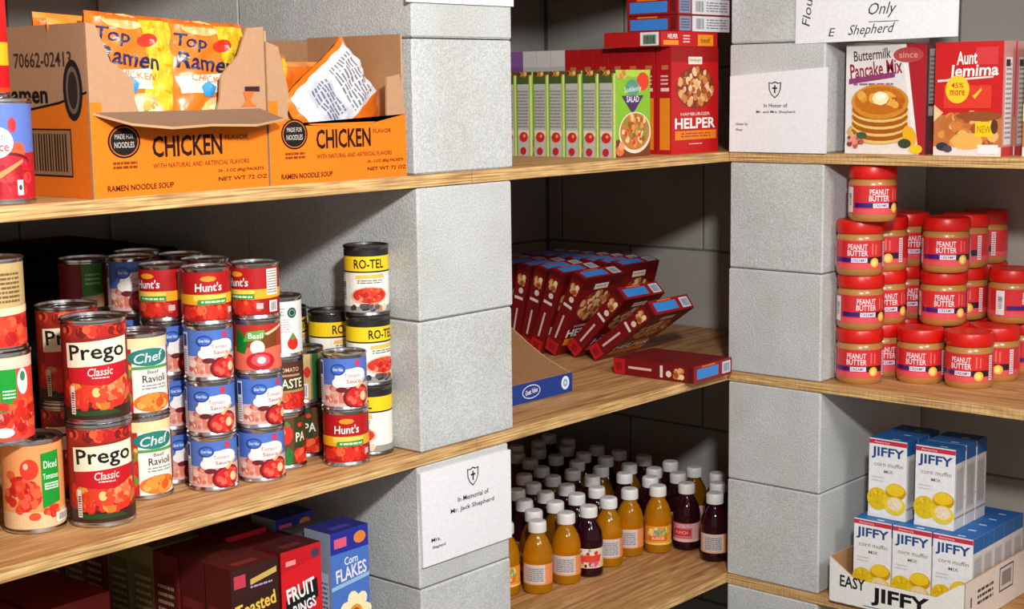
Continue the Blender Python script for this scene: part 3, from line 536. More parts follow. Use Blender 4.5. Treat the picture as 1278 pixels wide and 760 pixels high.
# toppled dark red boxes on the shelf below, leaning like dominoes
def domino(x, yc, th, label, twist=0.0):
    mw = Matrix.Translation((x, yc, Z2+.0004)) @ Matrix.Rotation(math.radians(twist), 4, 'Z') @ Matrix.Rotation(math.radians(th), 4, 'X') @ Matrix.Translation((0, .0305/2, 0))
    place('dinner_kit_box', DK, label, 'box', 'toppled dark red dinner kit boxes', mw=mw)
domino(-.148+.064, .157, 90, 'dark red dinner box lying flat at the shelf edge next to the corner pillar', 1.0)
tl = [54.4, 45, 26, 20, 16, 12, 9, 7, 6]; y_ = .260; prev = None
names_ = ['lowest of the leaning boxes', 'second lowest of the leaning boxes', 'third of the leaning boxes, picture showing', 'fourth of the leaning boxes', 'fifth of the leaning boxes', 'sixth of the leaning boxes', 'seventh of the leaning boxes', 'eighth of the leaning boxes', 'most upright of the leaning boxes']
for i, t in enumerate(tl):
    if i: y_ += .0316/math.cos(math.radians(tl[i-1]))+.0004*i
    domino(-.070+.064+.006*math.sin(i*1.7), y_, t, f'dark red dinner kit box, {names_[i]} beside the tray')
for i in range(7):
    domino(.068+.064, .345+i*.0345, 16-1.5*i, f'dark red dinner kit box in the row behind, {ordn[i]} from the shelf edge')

# blue-fronted cardboard tray beside them
def shift(mapfn, du): return lambda u, v, o: mapfn(u+du, v, o)
def poly_panel(nm, pts, mapfn, th, col, m=None, back=None, edge=(190, 150, 110)):
    """flat sheet of board: outline pts in (u, v), thickness th behind the face"""
    bm = bmesh.new(); cl = bm.loops.layers.float_color.new('Col')
    A = [bm.verts.new(mapfn(u, v, 0)) for u, v in pts]; B = [bm.verts.new(mapfn(u, v, -th)) for u, v in pts]; n = len(pts)
    fs = [(bm.faces.new(A), col), (bm.faces.new(B[::-1]), back or (176, 132, 92))]
    for i in range(n): fs.append((bm.faces.new((A[i], B[i], B[(i+1) % n], A[(i+1) % n])), edge))
    for f, c in fs:
        for l in f.loops: l[cl] = (*lin(c), 1)
    bmesh.ops.recalc_face_normals(bm, faces=bm.faces)
    return mesh_from(bm, nm, m or P_KRAFT)
def tray_blue():
    x0, x1, y0, y1 = -.30, 0.0, 0.0, .32; t = .003; K = (170, 124, 82)
    fa = Art((36, 62, 138), (x0, 0, x1, .034)); fa.ell(-.112, .017, .024, .012, (220, 228, 244)); fa.ell(-.112, .017, .0222, .0105, (36, 62, 138)); fa.text('Great Value', -.112, .0175, .032, .009, WHT, .02, .1, .2); fa.ell(-.02, .018, .011, .012, (226, 234, 246)); fa.ell(-.02, .018, .006, .007, (120, 170, 214)); fa.text('e', -.02, .018, .005, .006, WHT, .03)
    side = [(-y1+.0035, 0), (0, 0), (0, .034), (-.02, .040), (-.06, .056), (-.10, .078), (-.135, .100), (-.17, .112), (-y1+.0035, .112)]
    return [('front_board', poly_panel('tray_front', [(x0, 0), (x1, 0), (x1, .034), (x0, .034)], on_front(y0), t, (36, 62, 138)), [('print', fa.build('tray_print', on_front(-.0002), P_KRAFT))]),
            ('side_board', poly_panel('tray_right', [(-u, v) for u, v in side], shift(on_right(x1), .0032), t, (36, 62, 138))), ('side_board', poly_panel('tray_left', side, shift(on_left(x0), -.0032), t, (36, 62, 138))),
            ('back_board', poly_panel('tray_back', [(x0, 0), (x1, 0), (x1, .112), (x0, .112)], on_front(y1), t, K)), ('base_board', box_me('tray_base', (x0, x1, y0, y1, 0, .002), MATS['kraft_board']))]
place('cardboard_tray', tray_blue(), 'brown cardboard tray with a dark blue front beside the toppled boxes', 'tray', None, (-.324, .114, Z2+.0003), 0)

# ================================================================ JUICE BOTTLES
br, bh = .0275, .135
bprof = [(0, .004), (.016, .003), (.0225, 0), (.0265, .003), (.0275, .008), (.0275, .016), (.0268, .018), (.0268, .058), (.0275, .060), (.0276, .068), (.0268, .078), (.0238, .090), (.0185, .101), (.0145, .107), (.0135, .112), (.0155, .1135), (.0155, .115), (.0125, .116), (0, .116)]
cprof = [(.0168, .1145), (.0172, .116), (.0172, .129), (.0165, .1325), (.0145, .1345), (0, .135)]
BODY = {c: lathe('bottle_'+c, bprof, MATS[c+'_juice'], 32) for c in ('orange', 'purple', 'amber')}
CAPM = lathe('bottle_cap', cprof, MATS['white_cap_plastic'], 48, fn=lambda i, z: (1.0 if z > .131 or z < .1155 else 1.0-.022*(i % 2)))
def bottle_label(k):
    R = .0272; U = PI*R; H = .038
    if k == 'pale': a = Art((232, 206, 190), (-U, 0, U, H)); a.rect(-.022, .004, .016, .034, (206, 200, 200)); a.lines(-.02, .014, .006, .032, 7, (130, 124, 130)); a.rect(-U, 0, U, .003, (236, 170, 120)); a.rect(.018, 0, U, H, (240, 150, 90))
    elif k == 'orange': a = Art((240, 160, 50), (-U, 0, U, H)); a.blobs(.0, .026, .024, .008, 16, .003, .006, [(120, 170, 60), (220, 226, 160), (250, 226, 120), (170, 160, 170)], 3, (-U, .016, U, H)); a.rect(-.02, .008, .02, .018, (232, 110, 30)); a.text('JUICE', 0, .013, .026, .007, (250, 226, 180), .03); a.rect(-U, 0, U, .004, (250, 206, 110))
    elif k == 'berry': a = Art((214, 120, 130), (-U, 0, U, H)); a.rect(-.024, .012, .014, .026, (206, 40, 50)); a.text('PUNCH', -.006, .019, .026, .007, (246, 190, 190), .02); a.lines(-.02, .02, .029, .036, 2, (226, 220, 230)); a.rect(.016, 0, U, H, (226, 170, 176)); a.rect(-U, 0, U, .006, (236, 200, 200))
    else: a = Art((236, 214, 196), (-U, 0, U, H)); a.blobs(0, .032, .026, .006, 16, .003, .005, [(40, 40, 50), (160, 170, 60), (240, 230, 220), (206, 60, 60)], 6, (-U, .024, U, H)); a.poly([(-.026, .012), (.02, .012), (.024, .026), (-.024, .024)], (224, 70, 40)); a.blobs(0, .008, .026, .007, 16, .003, .006, [(214, 90, 130), (240, 170, 190), (40, 30, 40), (240, 200, 120)], 9, (-U, .001, U, .014))
    return a.build('bottle_label_'+k, on_cyl(R, .019), P_PAPER, cut=.006)
BLAB = {k: bottle_label(k) for k in ('pale', 'orange', 'berry', 'fruit')}
def bottle(x, y, juice, lab, label, turn=0):
    face = math.atan2(CAM[1]-y, CAM[0]-x)+PI/2+math.radians(turn)
    place('juice_bottle', [('bottle_body', BODY[juice]), ('cap', CAPM), ('label', BLAB[lab])], label, 'bottle', 'white-capped juice bottles', (x, y, Z3+.0002), face)
FR = [(-.348, .257, 'orange', 'orange', 'orange juice bottle half hidden by the sheet on the pillar'), (-.300, .219, 'orange', 'pale', 'orange juice bottle with pale label, leftmost fully visible in front'), (-.225, .211, 'orange', 'pale', 'orange juice bottle with pale label left of the purple one with fruit label'),
      (-.164, .205, 'purple', 'fruit', 'purple juice bottle with a bright fruit label among orange ones'), (-.092, .212, 'orange', 'pale', 'orange juice bottle with pale label right of the fruit labelled purple one'), (-.014, .219, 'orange', 'pale', 'orange juice bottle, second from right of the front orange ones'),
      (.039, .188, 'orange', 'orange', 'orange juice bottle with an orange label, rightmost orange one in front'), (.091, .154, 'purple', 'berry', 'purple juice bottle with a red and pink label right of the orange ones'), (.063, .068, 'purple', 'pale', 'purple juice bottle nearest the corner pillar with a pale pink label')]
for i, (x, y, j, l, lab) in enumerate(FR): bottle(x, y, j, l, lab, [0, -8, 0, 5, 12, -4, 0, -10, 0][i])
BK = [(-.251, .269), (-.207, .330), (-.158, .391), (-.179, .275), (-.137, .334), (-.101, .397), (-.059, .457), (-.110, .277), (-.069, .336), (-.032, .402), (.010, .467), (.047, .530), (.070, .586), (-.046, .277), (.017, .338), (.032, .401), (.108, .508), (.130, .575), (.097, .441), (.162, .475), (.185, .541), (.242, .583), (.189, .626), (.253, .648), (.090, .371), (.163, .414), (.229, .490), (.226, .426), (.078, .300), (.125, .636), (.145, .338), (.221, .355), (.086, .240), (.149, .276), (.217, .282), (.147, .214), (.208, .215), (.131, .106), (.196, .150), (.010, .278)]
near = {0: 'just behind the leftmost front bottle', 3: 'second row, behind the gap left of the fruit labelled bottle', 7: 'second row, behind the purple fruit labelled bottle', 13: 'second row, behind the pale labelled orange bottles', 28: 'second row, behind the right orange bottles', 32: 'directly behind the orange labelled bottle', 35: 'behind the red labelled purple bottle', 37: 'directly behind the bottle nearest the corner pillar', 33: 'lit white cap behind the orange labelled bottle', 34: 'lit white cap farthest back against the bright wall patch', 36: 'beside the corner pillar in the third row', 38: 'farthest back beside the corner pillar'}
for i, (x, y) in enumerate(BK):
    if i == 39: continue
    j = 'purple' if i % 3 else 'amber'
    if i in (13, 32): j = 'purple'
    row = round((y-.205)/.062); mates = sorted(q for q in BK[:39] if round((q[1]-.205)/.062) == row); pos = mates.index((x, y))
    lab = ('dark juice bottle, '+near[i]) if i in near else f'shaded juice bottle with dull cap, {ordn[pos].replace("front-most", "first")} from the left, {ordn[row]} row back'
    bottle(x, y, j, ('berry', 'fruit', 'pale')[i % 3], lab, (i*37) % 60-30)

# ================================================================ PEANUT BUTTER JARS
jr, jh = .0415, .0975
JB = lathe('jar_body', [(0, .003), (.030, .002), (.037, 0), (.0405, .004), (.0415, .010), (.0415, .062), (.0412, .066), (.0385, .072), (.0365, .0745), (.0365, .078), (0, .078)], MATS['peanut_butter'], 40)
JL = lathe('jar_lid', [(.0405, .0745), (.0412, .0755), (.0412, .0935), (.0395, .0965), (.037, .0975), (.035, .0968), (0, .0968)], MATS['red_lid_plastic'], 88, fn=lambda i, z: (1.0 if z > .0955 or z < .075 else 1.0-.010*(i % 2)))
def jar_art():
    R = .0419; U = PI*R; H = .050; a = Art((216, 42, 46), (-U, 0, U, H)); a.rect(-U, 0, U, H*.2, (232, 84, 92)); a.rect(-.046, H*.24, .05, H*.40, (62, 20, 116)); a.rect(.018, H*.2, .05, H*.42, (40, 16, 40))
    a.text('PEANUT', -.001, H*.78, .034, H*.2, (246, 230, 236), .03); a.text('BUTTER', -.001, H*.56, .036, H*.2, (246, 230, 236), .03); a.rect(-.012, H*.23, .016, H*.39, (236, 226, 240)); a.text('CREAMY', .002, H*.31, .024, H*.1, (90, 40, 110), .01)
    a.rect(.024, H*.5, .027, H*.9, (240, 110, 100)); a.rect(.031, H*.5, .034, H*.86, (240, 110, 100)); a.ell(.030, H*.22, .0085, H*.17, (246, 190, 40)); a.ell(.029, H*.22, .005, H*.11, (252, 226, 150))
    a.rect(-.066, H*.06, -.050, H*.94, (238, 236, 234)); a.bars(-.062, -.054, H*.3, H*.75, 10, (50, 60, 90), 4, False); a.rect(.050, H*.06, .058, H*.94, (238, 220, 226)); a.lines(.051, .057, H*.1, H*.9, 10, (180, 90, 110)); return a.build('jar_label', on_cyl(R, .0125), P_FILM, cut=.005)
JLAB = jar_art()
def jar(x, y, tier, label, turn=0):
    face = math.atan2(CAM[1]-y, CAM[0]-x)+PI/2+math.radians(turn)
    place('peanut_butter_jar', [('jar_body', JB), ('lid', JL), ('label', JLAB)], label, 'jar', 'red-lidded peanut butter jars', (x, y, Z2+.0003+tier*(jh+.0002)), face)
for n, l in enumerate(('bottom of the front column against the pillar', 'second up in the front column against the pillar', 'third up in the front column against the pillar')): jar(.061-.006*(n == 2), -.2405, n, 'peanut butter jar, '+l, (-6, 16, -4)[n])
jar(.046, -.268, 3, 'single peanut butter jar topping the tallest column beside the pillar', 18)
for n in range(3):
    jar(.147, -.241, n, 'peanut butter jar, '+('bottom', 'middle', 'top')[n]+' of the second column back along the pillar', (10, 14, -32)[n])
    jar(.233, -.242, n, 'peanut butter jar, '+('bottom', 'middle', 'top')[n]+' of the rearmost column along the pillar', (0, 10, 16)[n])
jar(.128, -.326, 0, 'peanut butter jar on the board, middle of the three in front', -10)
jar(.138, -.4135, 0, 'peanut butter jar on the board, rightmost of the three in front', -18)
jar(.214, -.336, 0, 'peanut butter jar on the board hidden behind the middle front one', 0)
jar(.300, -.335, 0, 'hidden peanut butter jar on the board near the back wall', 0)
jar(.226, -.4235, 0, 'peanut butter jar on the board half hidden behind the rightmost front one', -34)
jar(.320, -.436, 0, 'peanut butter jar on the board at the right edge near the wall', 30)
jar(.192, -.337, 1, 'peanut butter jar, second tier, directly above the middle front jar', 4); jar(.180, -.345, 2, 'peanut butter jar, third tier, right of the gap in the middle', 2)
jar(.278, -.337, 1, 'peanut butter jar, second tier, peeking out behind the middle one', -30); jar(.266, -.342, 2, 'peanut butter jar, third tier, second from the right', -38)
jar(.353, -.341, 2, 'peanut butter jar, third tier, rearmost at the right', -52); jar(.363, -.340, 1, 'hidden peanut butter jar, second tier by the back wall', 0)
jar(.288, -.424, 1, 'peanut butter jar turned to show its barcode at the right edge', 52); pass

# ================================================================ MUFFIN MIX BOXES AND TRAY
def muffin_kit():
    w, d, h = .0735, .042, .145
    f = Art((240, 240, 242), (-w/2, 0, w/2, h)); f.rect(-w/2, h-.010, w/2, h-.002, (206, 50, 70)); f.text('America', -.012, h-.006, .03, .004, (246, 200, 206), .02); f.text('JIFFY', 0, h-.026, .064, .022, (34, 74, 140), .05); f.text('corn muffin', .002, h-.046, .056, .008, (110, 130, 70), .0); f.text('MIX', .002, h-.059, .018, .006, (120, 120, 110), .02); f.lines(-.03, -.008, h-.08, h-.068, 2, (206, 206, 206))
    f.ell(-.018, .034, .021, .021, (232, 196, 24)); f.blobs(-.018, .036, .016, .014, 22, .002, .004, [(244, 214, 50), (220, 176, 20), (240, 204, 40)], 3, (-w/2, .012, .004, .056)); f.ell(.017, .052, .020, .015, (206, 152, 20)); f.ell(.016, .055, .018, .011, (246, 206, 40)); f.ell(.016, .026, .021, .017, (240, 214, 50)); f.ell(.016, .029, .015, .012, (248, 226, 190)); f.blobs(.016, .029, .011, .008, 12, .001, .003, [(250, 236, 206), (240, 206, 150)], 5); f.rect(-w/2, 0, w/2, .007, (238, 236, 226))
    s = Art((224, 222, 220), (-d/2, 0, d/2, h)); s.rect(-d/2, h-.026, d/2, h, (40, 104, 176)); s.rect(-d/2+.004, .03, d/2-.006, h-.034, (206, 204, 204)); s.lines(-d/2+.006, d/2-.008, .034, h-.038, 20, (160, 156, 156), .5, 8); s.rect(-d/2, 0, -d/2+.002, h-.026, (236, 236, 226)); s.rect(-d/2, .02, d/2, .023, (150, 150, 170))
    t = Art((40, 110, 190), (-w/2, -d/2, w/2, d/2)); t.rect(.004, -.014, .018, -.008, (206, 224, 240)); t.rect(-w/2, -.0006, w/2, .0006, (28, 84, 150))
    return carton('muffin_kit', w, d, h, dict(front=(240, 240, 242), left=(224, 222, 220), top=(40, 110, 190)), f, None, t, right=s) + [('side_panel', s.build('muffin_kit_l', on_left(-w/2-.00015), P_CARD))]
MK = muffin_kit()
rw = ['front', 'second', 'third', 'fourth', 'fifth']; cl_ = ['pillar-side', 'middle', 'right-hand']
for c in range(3):
    for k in range(5):
        place('muffin_mix_box', MK, f'white and blue corn muffin mix box in the tray, {rw[k]} row, {cl_[c]} column', 'box', 'corn muffin mix boxes', (.036+.021+k*.0424, -.2865-c*.0765, Z3+.0033), -PI/2)
for c in range(2):
    for k in range(3):
        place('muffin_mix_box', MK, f'corn muffin mix box on top of the others, {rw[k]} row, {("pillar-side", "right-hand")[c]} of the pair', 'box', 'corn muffin mix boxes', (.062+.021+k*(.0428+.001*c), -.300-c*.0905, Z3+.0033+.1456), -PI/2+.02*c)
def tray_white():
    y0, y1, X0, X1 = -.247, .0, 0.0, .27      # built in the rotated frame: front faces local -Y, u to the right
    W_ = .128; t = .003; Wc = (236, 234, 228)
    fo = [(-W_, 0), (W_, 0), (W_, .083), (W_-.012, .078), (W_-.05, .050), (-W_+.05, .050), (-W_+.014, .074), (-W_, .083)]
    fa = Art(); fa.poly([(u*.99, v*.98+.0006) for u, v in fo], Wc); fa.text('EASY', -.082, .042, .050, .022, (40, 36, 36), .04); fa.text('JIFFY', .01, .026, .11, .034, (24, 22, 24), .06); fa.rect(-.06, .004, .06, .006, (120, 120, 120))
    sd = [(-.2565, 0), (0, 0), (0, .083), (-.2565, .083)]
    sa = Art(); sa.rect(.0005, .0005, .2560, .0825, (236, 222, 212)); sa.lines(.05, .115, .03, .062, 3, (70, 66, 70), .5, 5); sa.rect(.022, .034, .027, .052, (60, 60, 60)); sa.rect(.140, .030, .200, .075, (96, 90, 92)); sa.rect(.143, .033, .197, .072, (226, 214, 206)); sa.rect(.15, .04, .19, .066, (150, 140, 140))
    return [('front_board', poly_panel('mt_front', fo, on_front(0), t, Wc), [('print', fa.build('mt_front_print', on_front(-.0002), P_KRAFT))]),
            ('side_board', poly_panel('mt_right', [(-u, v) for u, v in sd], shift(on_right(W_), .0032), t, (236, 222, 212)), [('print', sa.build('mt_side_print', shift(on_right(W_+.0002), .0032), P_KRAFT))]),
            ('side_board', poly_panel('mt_left', sd, shift(on_left(-W_), -.0032), t, Wc)), ('back_board', poly_panel('mt_back', [(-W_, 0), (W_, 0), (W_, .083), (-W_, .083)], on_front(.26), t, (176, 132, 92))), ('base_board', box_me('mt_base', (-W_, W_, 0, .26, 0, .0025), MATS['kraft_board']))]
place('cardboard_tray', tray_white(), 'white printed cardboard tray holding the corn muffin mix boxes', 'tray', None, (-.012, -.356, Z3+.0003), -PI/2)

# ================================================================ PANCAKE MIX BOXES
def pancake_a():
    w, d, h = .150, .045, .187; f = Art((226, 222, 220), (-w/2, 0, w/2, h)); f.poly([(w*.24, h), (w/2, h), (w/2, 0), (w*.42, 0)], (176, 26, 40)); f.poly([(w*.19, h), (w*.25, h), (w*.43, 0), (w*.38, 0)], (240, 236, 232)); f.ell(w*.28, h*.9, .028, .013, (186, 70, 70)); f.text('since', w*.28, h*.9, .034, .01, (226, 160, 150), .01)
    f.text('Buttermilk', -w*.17, h*.91, .07, .018, (80, 40, 50), .02, .08); f.text('Pancake Mix', -w*.12, h*.78, .098, .026, (150, 26, 50), .03, .10); f.poly([(-w*.46, h*.69), (w*.12, h*.75), (w*.12, h*.70), (-w*.46, h*.64)], (140, 60, 110)); f.lines(-w*.4, w*.1, h*.62, h*.66, 1, (150, 100, 140))
    f.rect(-w/2, 0, w*.4, h*.1, (232, 226, 220)); f.ell(-w*.08, h*.20, .060, .022, (206, 170, 110))
    for i in range(4): f.ell(-w*.06, h*(.20+.065*i), .054, .020, (236, 196, 110)); f.ell(-w*.06, h*(.215+.065*i), .053, .018, (170, 90, 20))
    f.ell(-w*.06, h*.48, .054, .030, (214, 140, 40), 24); f.ell(-w*.06, h*.49, .048, .024, (196, 110, 24), 24); f.blobs(-w*.06, h*.48, .045, .02, 20, .004, .01, [(220, 150, 50), (180, 96, 20), (236, 170, 70)], 4); f.ell(-w*.05, h*.51, .016, .012, (250, 236, 180), 8); f.ell(-w*.05, h*.53, .011, .007, (255, 250, 220), 8)
    f.ell(w*.32, h*.17, .012, .018, (240, 176, 30), 14, .4); f.ell(w*.26, h*.10, .012, .008, (60, 70, 50)); f.ell(w*.40, h*.05, .012, .008, (236, 200, 40)); f.blobs(-w*.36, h*.12, .018, .009, 12, .003, .006, [(190, 90, 80), (230, 150, 130), (150, 50, 40)], 5, (-w/2, .002, w/2, h)); f.ell(-w*.28, h*.17, .010, .006, (70, 90, 60))
    s = Art((110, 66, 66), (-d/2, 0, d/2, h)); s.rect(-.012, h*.35, .012, h*.95, (206, 200, 196)); s.lines(-.01, .01, h*.42, h*.9, 12, (130, 120, 120)); s.rect(-.012, h*.44, .012, h*.46, (60, 40, 40)); s.ell(0, h*.08, .008, .008, (190, 40, 60)); return carton('pancake_a', w, d, h, dict(front=(226, 222, 220), left=(110, 66, 66), top=(180, 30, 40)), f, None, None, right=s)
def pancake_b():
    w, d, h = .118, .047, .187; f = Art((206, 26, 30), (-w/2, 0, w/2, h)); f.rect(w*.1, h*.8, w*.42, h*.95, (216, 60, 64)); f.text('Aunt', -.004, h*.86, .036, .022, WHT, .04, .05, .1); f.text('Jemima', .008, h*.735, .086, .026, WHT, .04, .03, .1); f.poly([(-w*.46, h*.67), (w*.36, h*.70), (w*.36, h*.685), (-w*.46, h*.65)], (246, 226, 220)); f.rect(-w*.36, h*.42, w*.34, h*.62, (226, 60, 40))
    f.ell(-w*.16, h*.585, .021, .023, (250, 206, 40)); f.text('45%', -w*.16, h*.62, .022, .009, (200, 60, 40), .02); f.text('more', -w*.16, h*.555, .026, .009, (200, 60, 40), .02); f.poly([(w*.06, h*.53), (w*.1, h*.50), (w*.2, h*.58), (w*.19, h*.6), (w*.1, h*.54)], (250, 200, 60)); f.rect(-w/2, 0, w/2, h*.1, (232, 222, 214)); f.rect(-w/2, h*.08, w/2, h*.36, (196, 120, 60)); f.blobs(.0, h*.24, w*.44, h*.15, 60, .005, .011, [(226, 150, 70), (196, 110, 50), (236, 180, 110), (170, 80, 40), (214, 130, 60)], 4, (-w/2, h*.06, w/2, h*.44)); f.poly([(-w/2, h*.45), (-w*.36, h*.38), (-w/2, h*.3)], (246, 206, 150)); f.ell(.02, h*.35, .04, .008, (150, 80, 36)); f.ell(.0, h*.13, .028, .014, (236, 180, 90))
    f.rect(w*.12, h*.17, w*.38, h*.30, (246, 206, 20)); f.text('NEW', w*.25, h*.235, .024, .012, (190, 130, 20), .02); f.rect(w*.16, h*.02, w*.46, h*.1, (240, 236, 236)); f.ell(-w*.36, h*.08, .011, .007, (50, 50, 70)); f.ell(-w*.28, h*.06, .008, .006, (80, 70, 90)); f.ell(w*.4, h*.26, .006, .012, (90, 50, 40))
    s = Art((206, 150, 146), (-d/2, 0, d/2, h)); s.rect(-.016, h*.1, .012, h*.86, (232, 226, 226)); s.lines(-.013, .009, h*.14, h*.82, 16, (150, 140, 140)); s.rect(-.014, h*.78, .002, h*.84, (50, 44, 50)); s.rect(-d/2, 0, d/2, h*.08, (206, 60, 60)); return carton('pancake_b', w, d, h, dict(front=(206, 26, 30), left=(206, 150, 146), top=(206, 26, 30)), f, None, None, right=s)
PA_, PB_ = pancake_a(), pancake_b()
place('pancake_mix_box', PA_, 'pancake mix box picturing a buttered pancake stack beside the corner pillar', 'box', 'pancake mix boxes', (.030+.0225, -.221-.075, Z1), -PI/2)
place('pancake_mix_box', PB_, 'red pancake mix box with a yellow circle below the handwritten sheet', 'box', 'pancake mix boxes', (.024+.0235, -.390-.059, Z1), -PI/2)
place('pancake_mix_box', PB_, 'red pancake mix box cut off at the right edge of view', 'box', 'pancake mix boxes', (.045+.0235, -.535-.059, Z1), -PI/2)
place('pancake_mix_box', PA_, 'second pancake mix box hidden behind the buttered pancake one', 'box', 'pancake mix boxes', (.030+.0695, -.226-.075, Z1), -PI/2)
place('pancake_mix_box', PB_, 'second red pancake mix box hidden behind the yellow circle one', 'box', 'pancake mix boxes', (.024+.072, -.392-.059, Z1), -PI/2)

# ================================================================ CEREAL BOXES (lowest shelf on the left)
def cereal(kind):
    w, d, h = {'flake': (.074, .055, .300), 'fruit': (.074, .055, .295), 'toast': (.082, .055, .292)}[kind]
    if kind == 'flake':
        f = Art((74, 116, 196), (-w/2, 0, w/2, h)); f.rect(-w/2, h-.032, w/2, h, (36, 44, 150)); f.rect(-.030, h-.024, -.006, h-.010, (226, 90, 120)); f.ell(.020, h-.016, .012, .009, (226, 130, 60)); f.text('Corn', .002, h-.046, .026, .012, WHT, .02, .06); f.text('FLAKES', .002, h-.064, .060, .020, (236, 226, 236), .04, .08); f.poly([(-w/2, h-.08), (w/2, h-.072), (w/2, h-.078), (-w/2, h-.086)], (150, 190, 226))
        for i in range(7):
            a = 2*PI*i/7; f.ell(.008+.019*math.cos(a), h-.128+.022*math.sin(a), .013, .011, (250, 236, 190), 10, a)
        f.ell(.008, h-.128, .013, .013, (232, 150, 30)); f.ell(.008, h-.128, .008, .008, (176, 80, 20)); f.ell(-.022, h-.150, .014, .012, (240, 200, 60)); f.blobs(0, .06, .034, .05, 30, .006, .012, [(240, 200, 110), (220, 160, 60), (250, 226, 170)], 4, (-w/2, .01, w/2, .13)); side, top = (150, 160, 180), (40, 40, 110)
    elif kind == 'fruit':
        f = Art((214, 24, 34), (-w/2, 0, w/2, h)); f.poly([(-w/2, h), (w/2, h), (w/2, h-.02), (-w/2, h-.03)], (196, 20, 30)); f.rect(-.028, h-.022, -.010, h-.015, (240, 150, 150)); f.ell(.026, h-.014, .008, .007, (70, 60, 80)); f.poly([(-.030, h-.072), (.028, h-.050), (.030, h-.078), (-.006, h-.100), (-.030, h-.094)], BLK_); f.text('FRUIT', -.002, h-.062, .052, .022, WHT, .05, .16); f.text('RINGS', .004, h-.086, .042, .016, (240, 236, 240), .05, .16)
        f.blobs(.004, h-.125, .03, .018, 24, .005, .009, [(240, 120, 160), (250, 200, 90), (206, 40, 50), (250, 170, 120), (160, 60, 120)], 4, (-w/2, h-.16, w/2, h-.104)); f.blobs(0, .07, .03, .05, 30, .006, .01, [(240, 190, 60), (120, 180, 70), (230, 80, 60), (150, 90, 160)], 6, (-w/2, .01, w/2, .13)); side, top = (110, 20, 26), (70, 24, 26)
    else:
        f = Art((54, 24, 22), (-w/2, 0, w/2, h)); f.rect(-.036, h-.028, -.016, h-.010, (200, 60, 80)); f.poly([(-.008, h-.02), (.038, h-.012), (.038, h-.02), (-.008, h-.028)], (206, 176, 90)); f.lines(-.008, .03, h-.034, h-.028, 1, (180, 160, 200)); f.text('Toasted', .0, h-.058, .070, .020, (236, 196, 70), .04, .12); f.text('Oats', .010, h-.084, .044, .018, (246, 206, 90), .04, .12); f.blobs(0, h-.12, .034, .02, 26, .005, .009, [(206, 140, 50), (236, 180, 80), (150, 90, 30)], 4, (-w/2, h-.16, w/2, h-.096)); f.rect(-w/2, .01, w/2, .09, (120, 30, 24)); side, top = (84, 24, 24), (90, 30, 26)
    s = Art(side, (-d/2, 0, d/2, h)); s.rect(-d*.4, h*.2, d*.4, h*.8, tuple(min(255, int(c*1.25)+8) for c in side)); s.lines(-d*.36, d*.36, h*.24, h*.76, 22, tuple(int(c*.7) for c in side)); t = Art(top, (-w/2, -d/2, w/2, d/2)); t.rect(-.0006, -d/2, .0006, d/2, tuple(int(c*.6) for c in top)); t.rect(-w*.3, -d*.3, w*.2, -d*.05, tuple(min(255, int(c*1.3)+10) for c in top))
    return carton('cereal_'+kind, w, d, h, dict(front=f.items[0][1] and {'flake': (74, 116, 196), 'fruit': (214, 24, 34), 'toast': (54, 24, 22)}[kind], left=side, top=top), f, s, t)
CB = {k: cereal(k) for k in ('flake', 'fruit', 'toast')}
def dull(nm, c, w, d, h):
    f = Art(c, (-w/2, 0, w/2, h)); f.rect(-w*.4, h*.55, w*.4, h*.9, tuple(min(255, int(v*1.4)+12) for v in c)); f.text('Corn', 0, h*.72, w*.6, h*.1, (206, 190, 150), .03); f.ell(0, h*.3, w*.36, h*.16, (190, 140, 70)); s = Art(c, (-d/2, 0, d/2, h)); s.rect(-d*.4, h*.1, d*.4, h*.9, tuple(int(v*.8) for v in c)); s.lines(-d*.34, d*.34, h*.15, h*.85, 18, (150, 140, 110)); t = Art(c, (-w/2, -d/2, w/2, d/2)); t.rect(-w*.45, -.001, w*.45, .001, tuple(int(v*.6) for v in c)); return carton(nm, w, d, h, dict(front=c, left=c, top=c), f, s, t)
OL, MR, GY = dull('olive_box', (112, 104, 60), .080, .055, .290), dull('maroon_box', (96, 26, 26), .080, .055, .288), dull('grey_box', (96, 92, 90), .078, .055, .286)
for k, x, row, txt in (('flake', -.933, [CB['flake'], GY, CB['flake'], MR, GY, MR, OL, GY, MR, GY], 'blue corn flakes box with a flower picture'), ('fruit', -1.0255, [CB['fruit'], MR, CB['fruit'], MR, OL, MR, GY, MR, OL, GY], 'bright red fruit cereal box'), ('toast', -1.1085, [CB['toast'], CB['toast'], MR, OL, OL, MR, GY, MR, GY, OL], 'dark cereal box with gold lettering')):
    for q, P in enumerate(row):
        lab = {'flake': 'blue corn flakes box with a flower picture under the can shelf', 'fruit': 'bright red fruit cereal box left of the blue flakes box', 'toast': 'dark brown cereal box with gold lettering left of the red one'}[k] if q == 0 else f'shaded cereal box, {ordn[q]} in the row behind the {dict(flake="blue flakes", fruit="red fruit", toast="gold lettered")[k]} box'
        place('cereal_box', P, lab, 'box', 'cereal boxes', (x+.002*math.sin(q*2.3), .068+q*.0585, Z3), 0)
LO = dull('low_box', (120, 34, 30), .11, .16, .245)
place('cereal_box', LO, 'short dark red box at the front left of the low shelf', 'box', 'cereal boxes', (-1.275, .30, Z3), 0); place('cereal_box', LO, 'short dark red box at the far left end of the low shelf', 'box', 'cereal boxes', (-1.395, .29, Z3), 0)

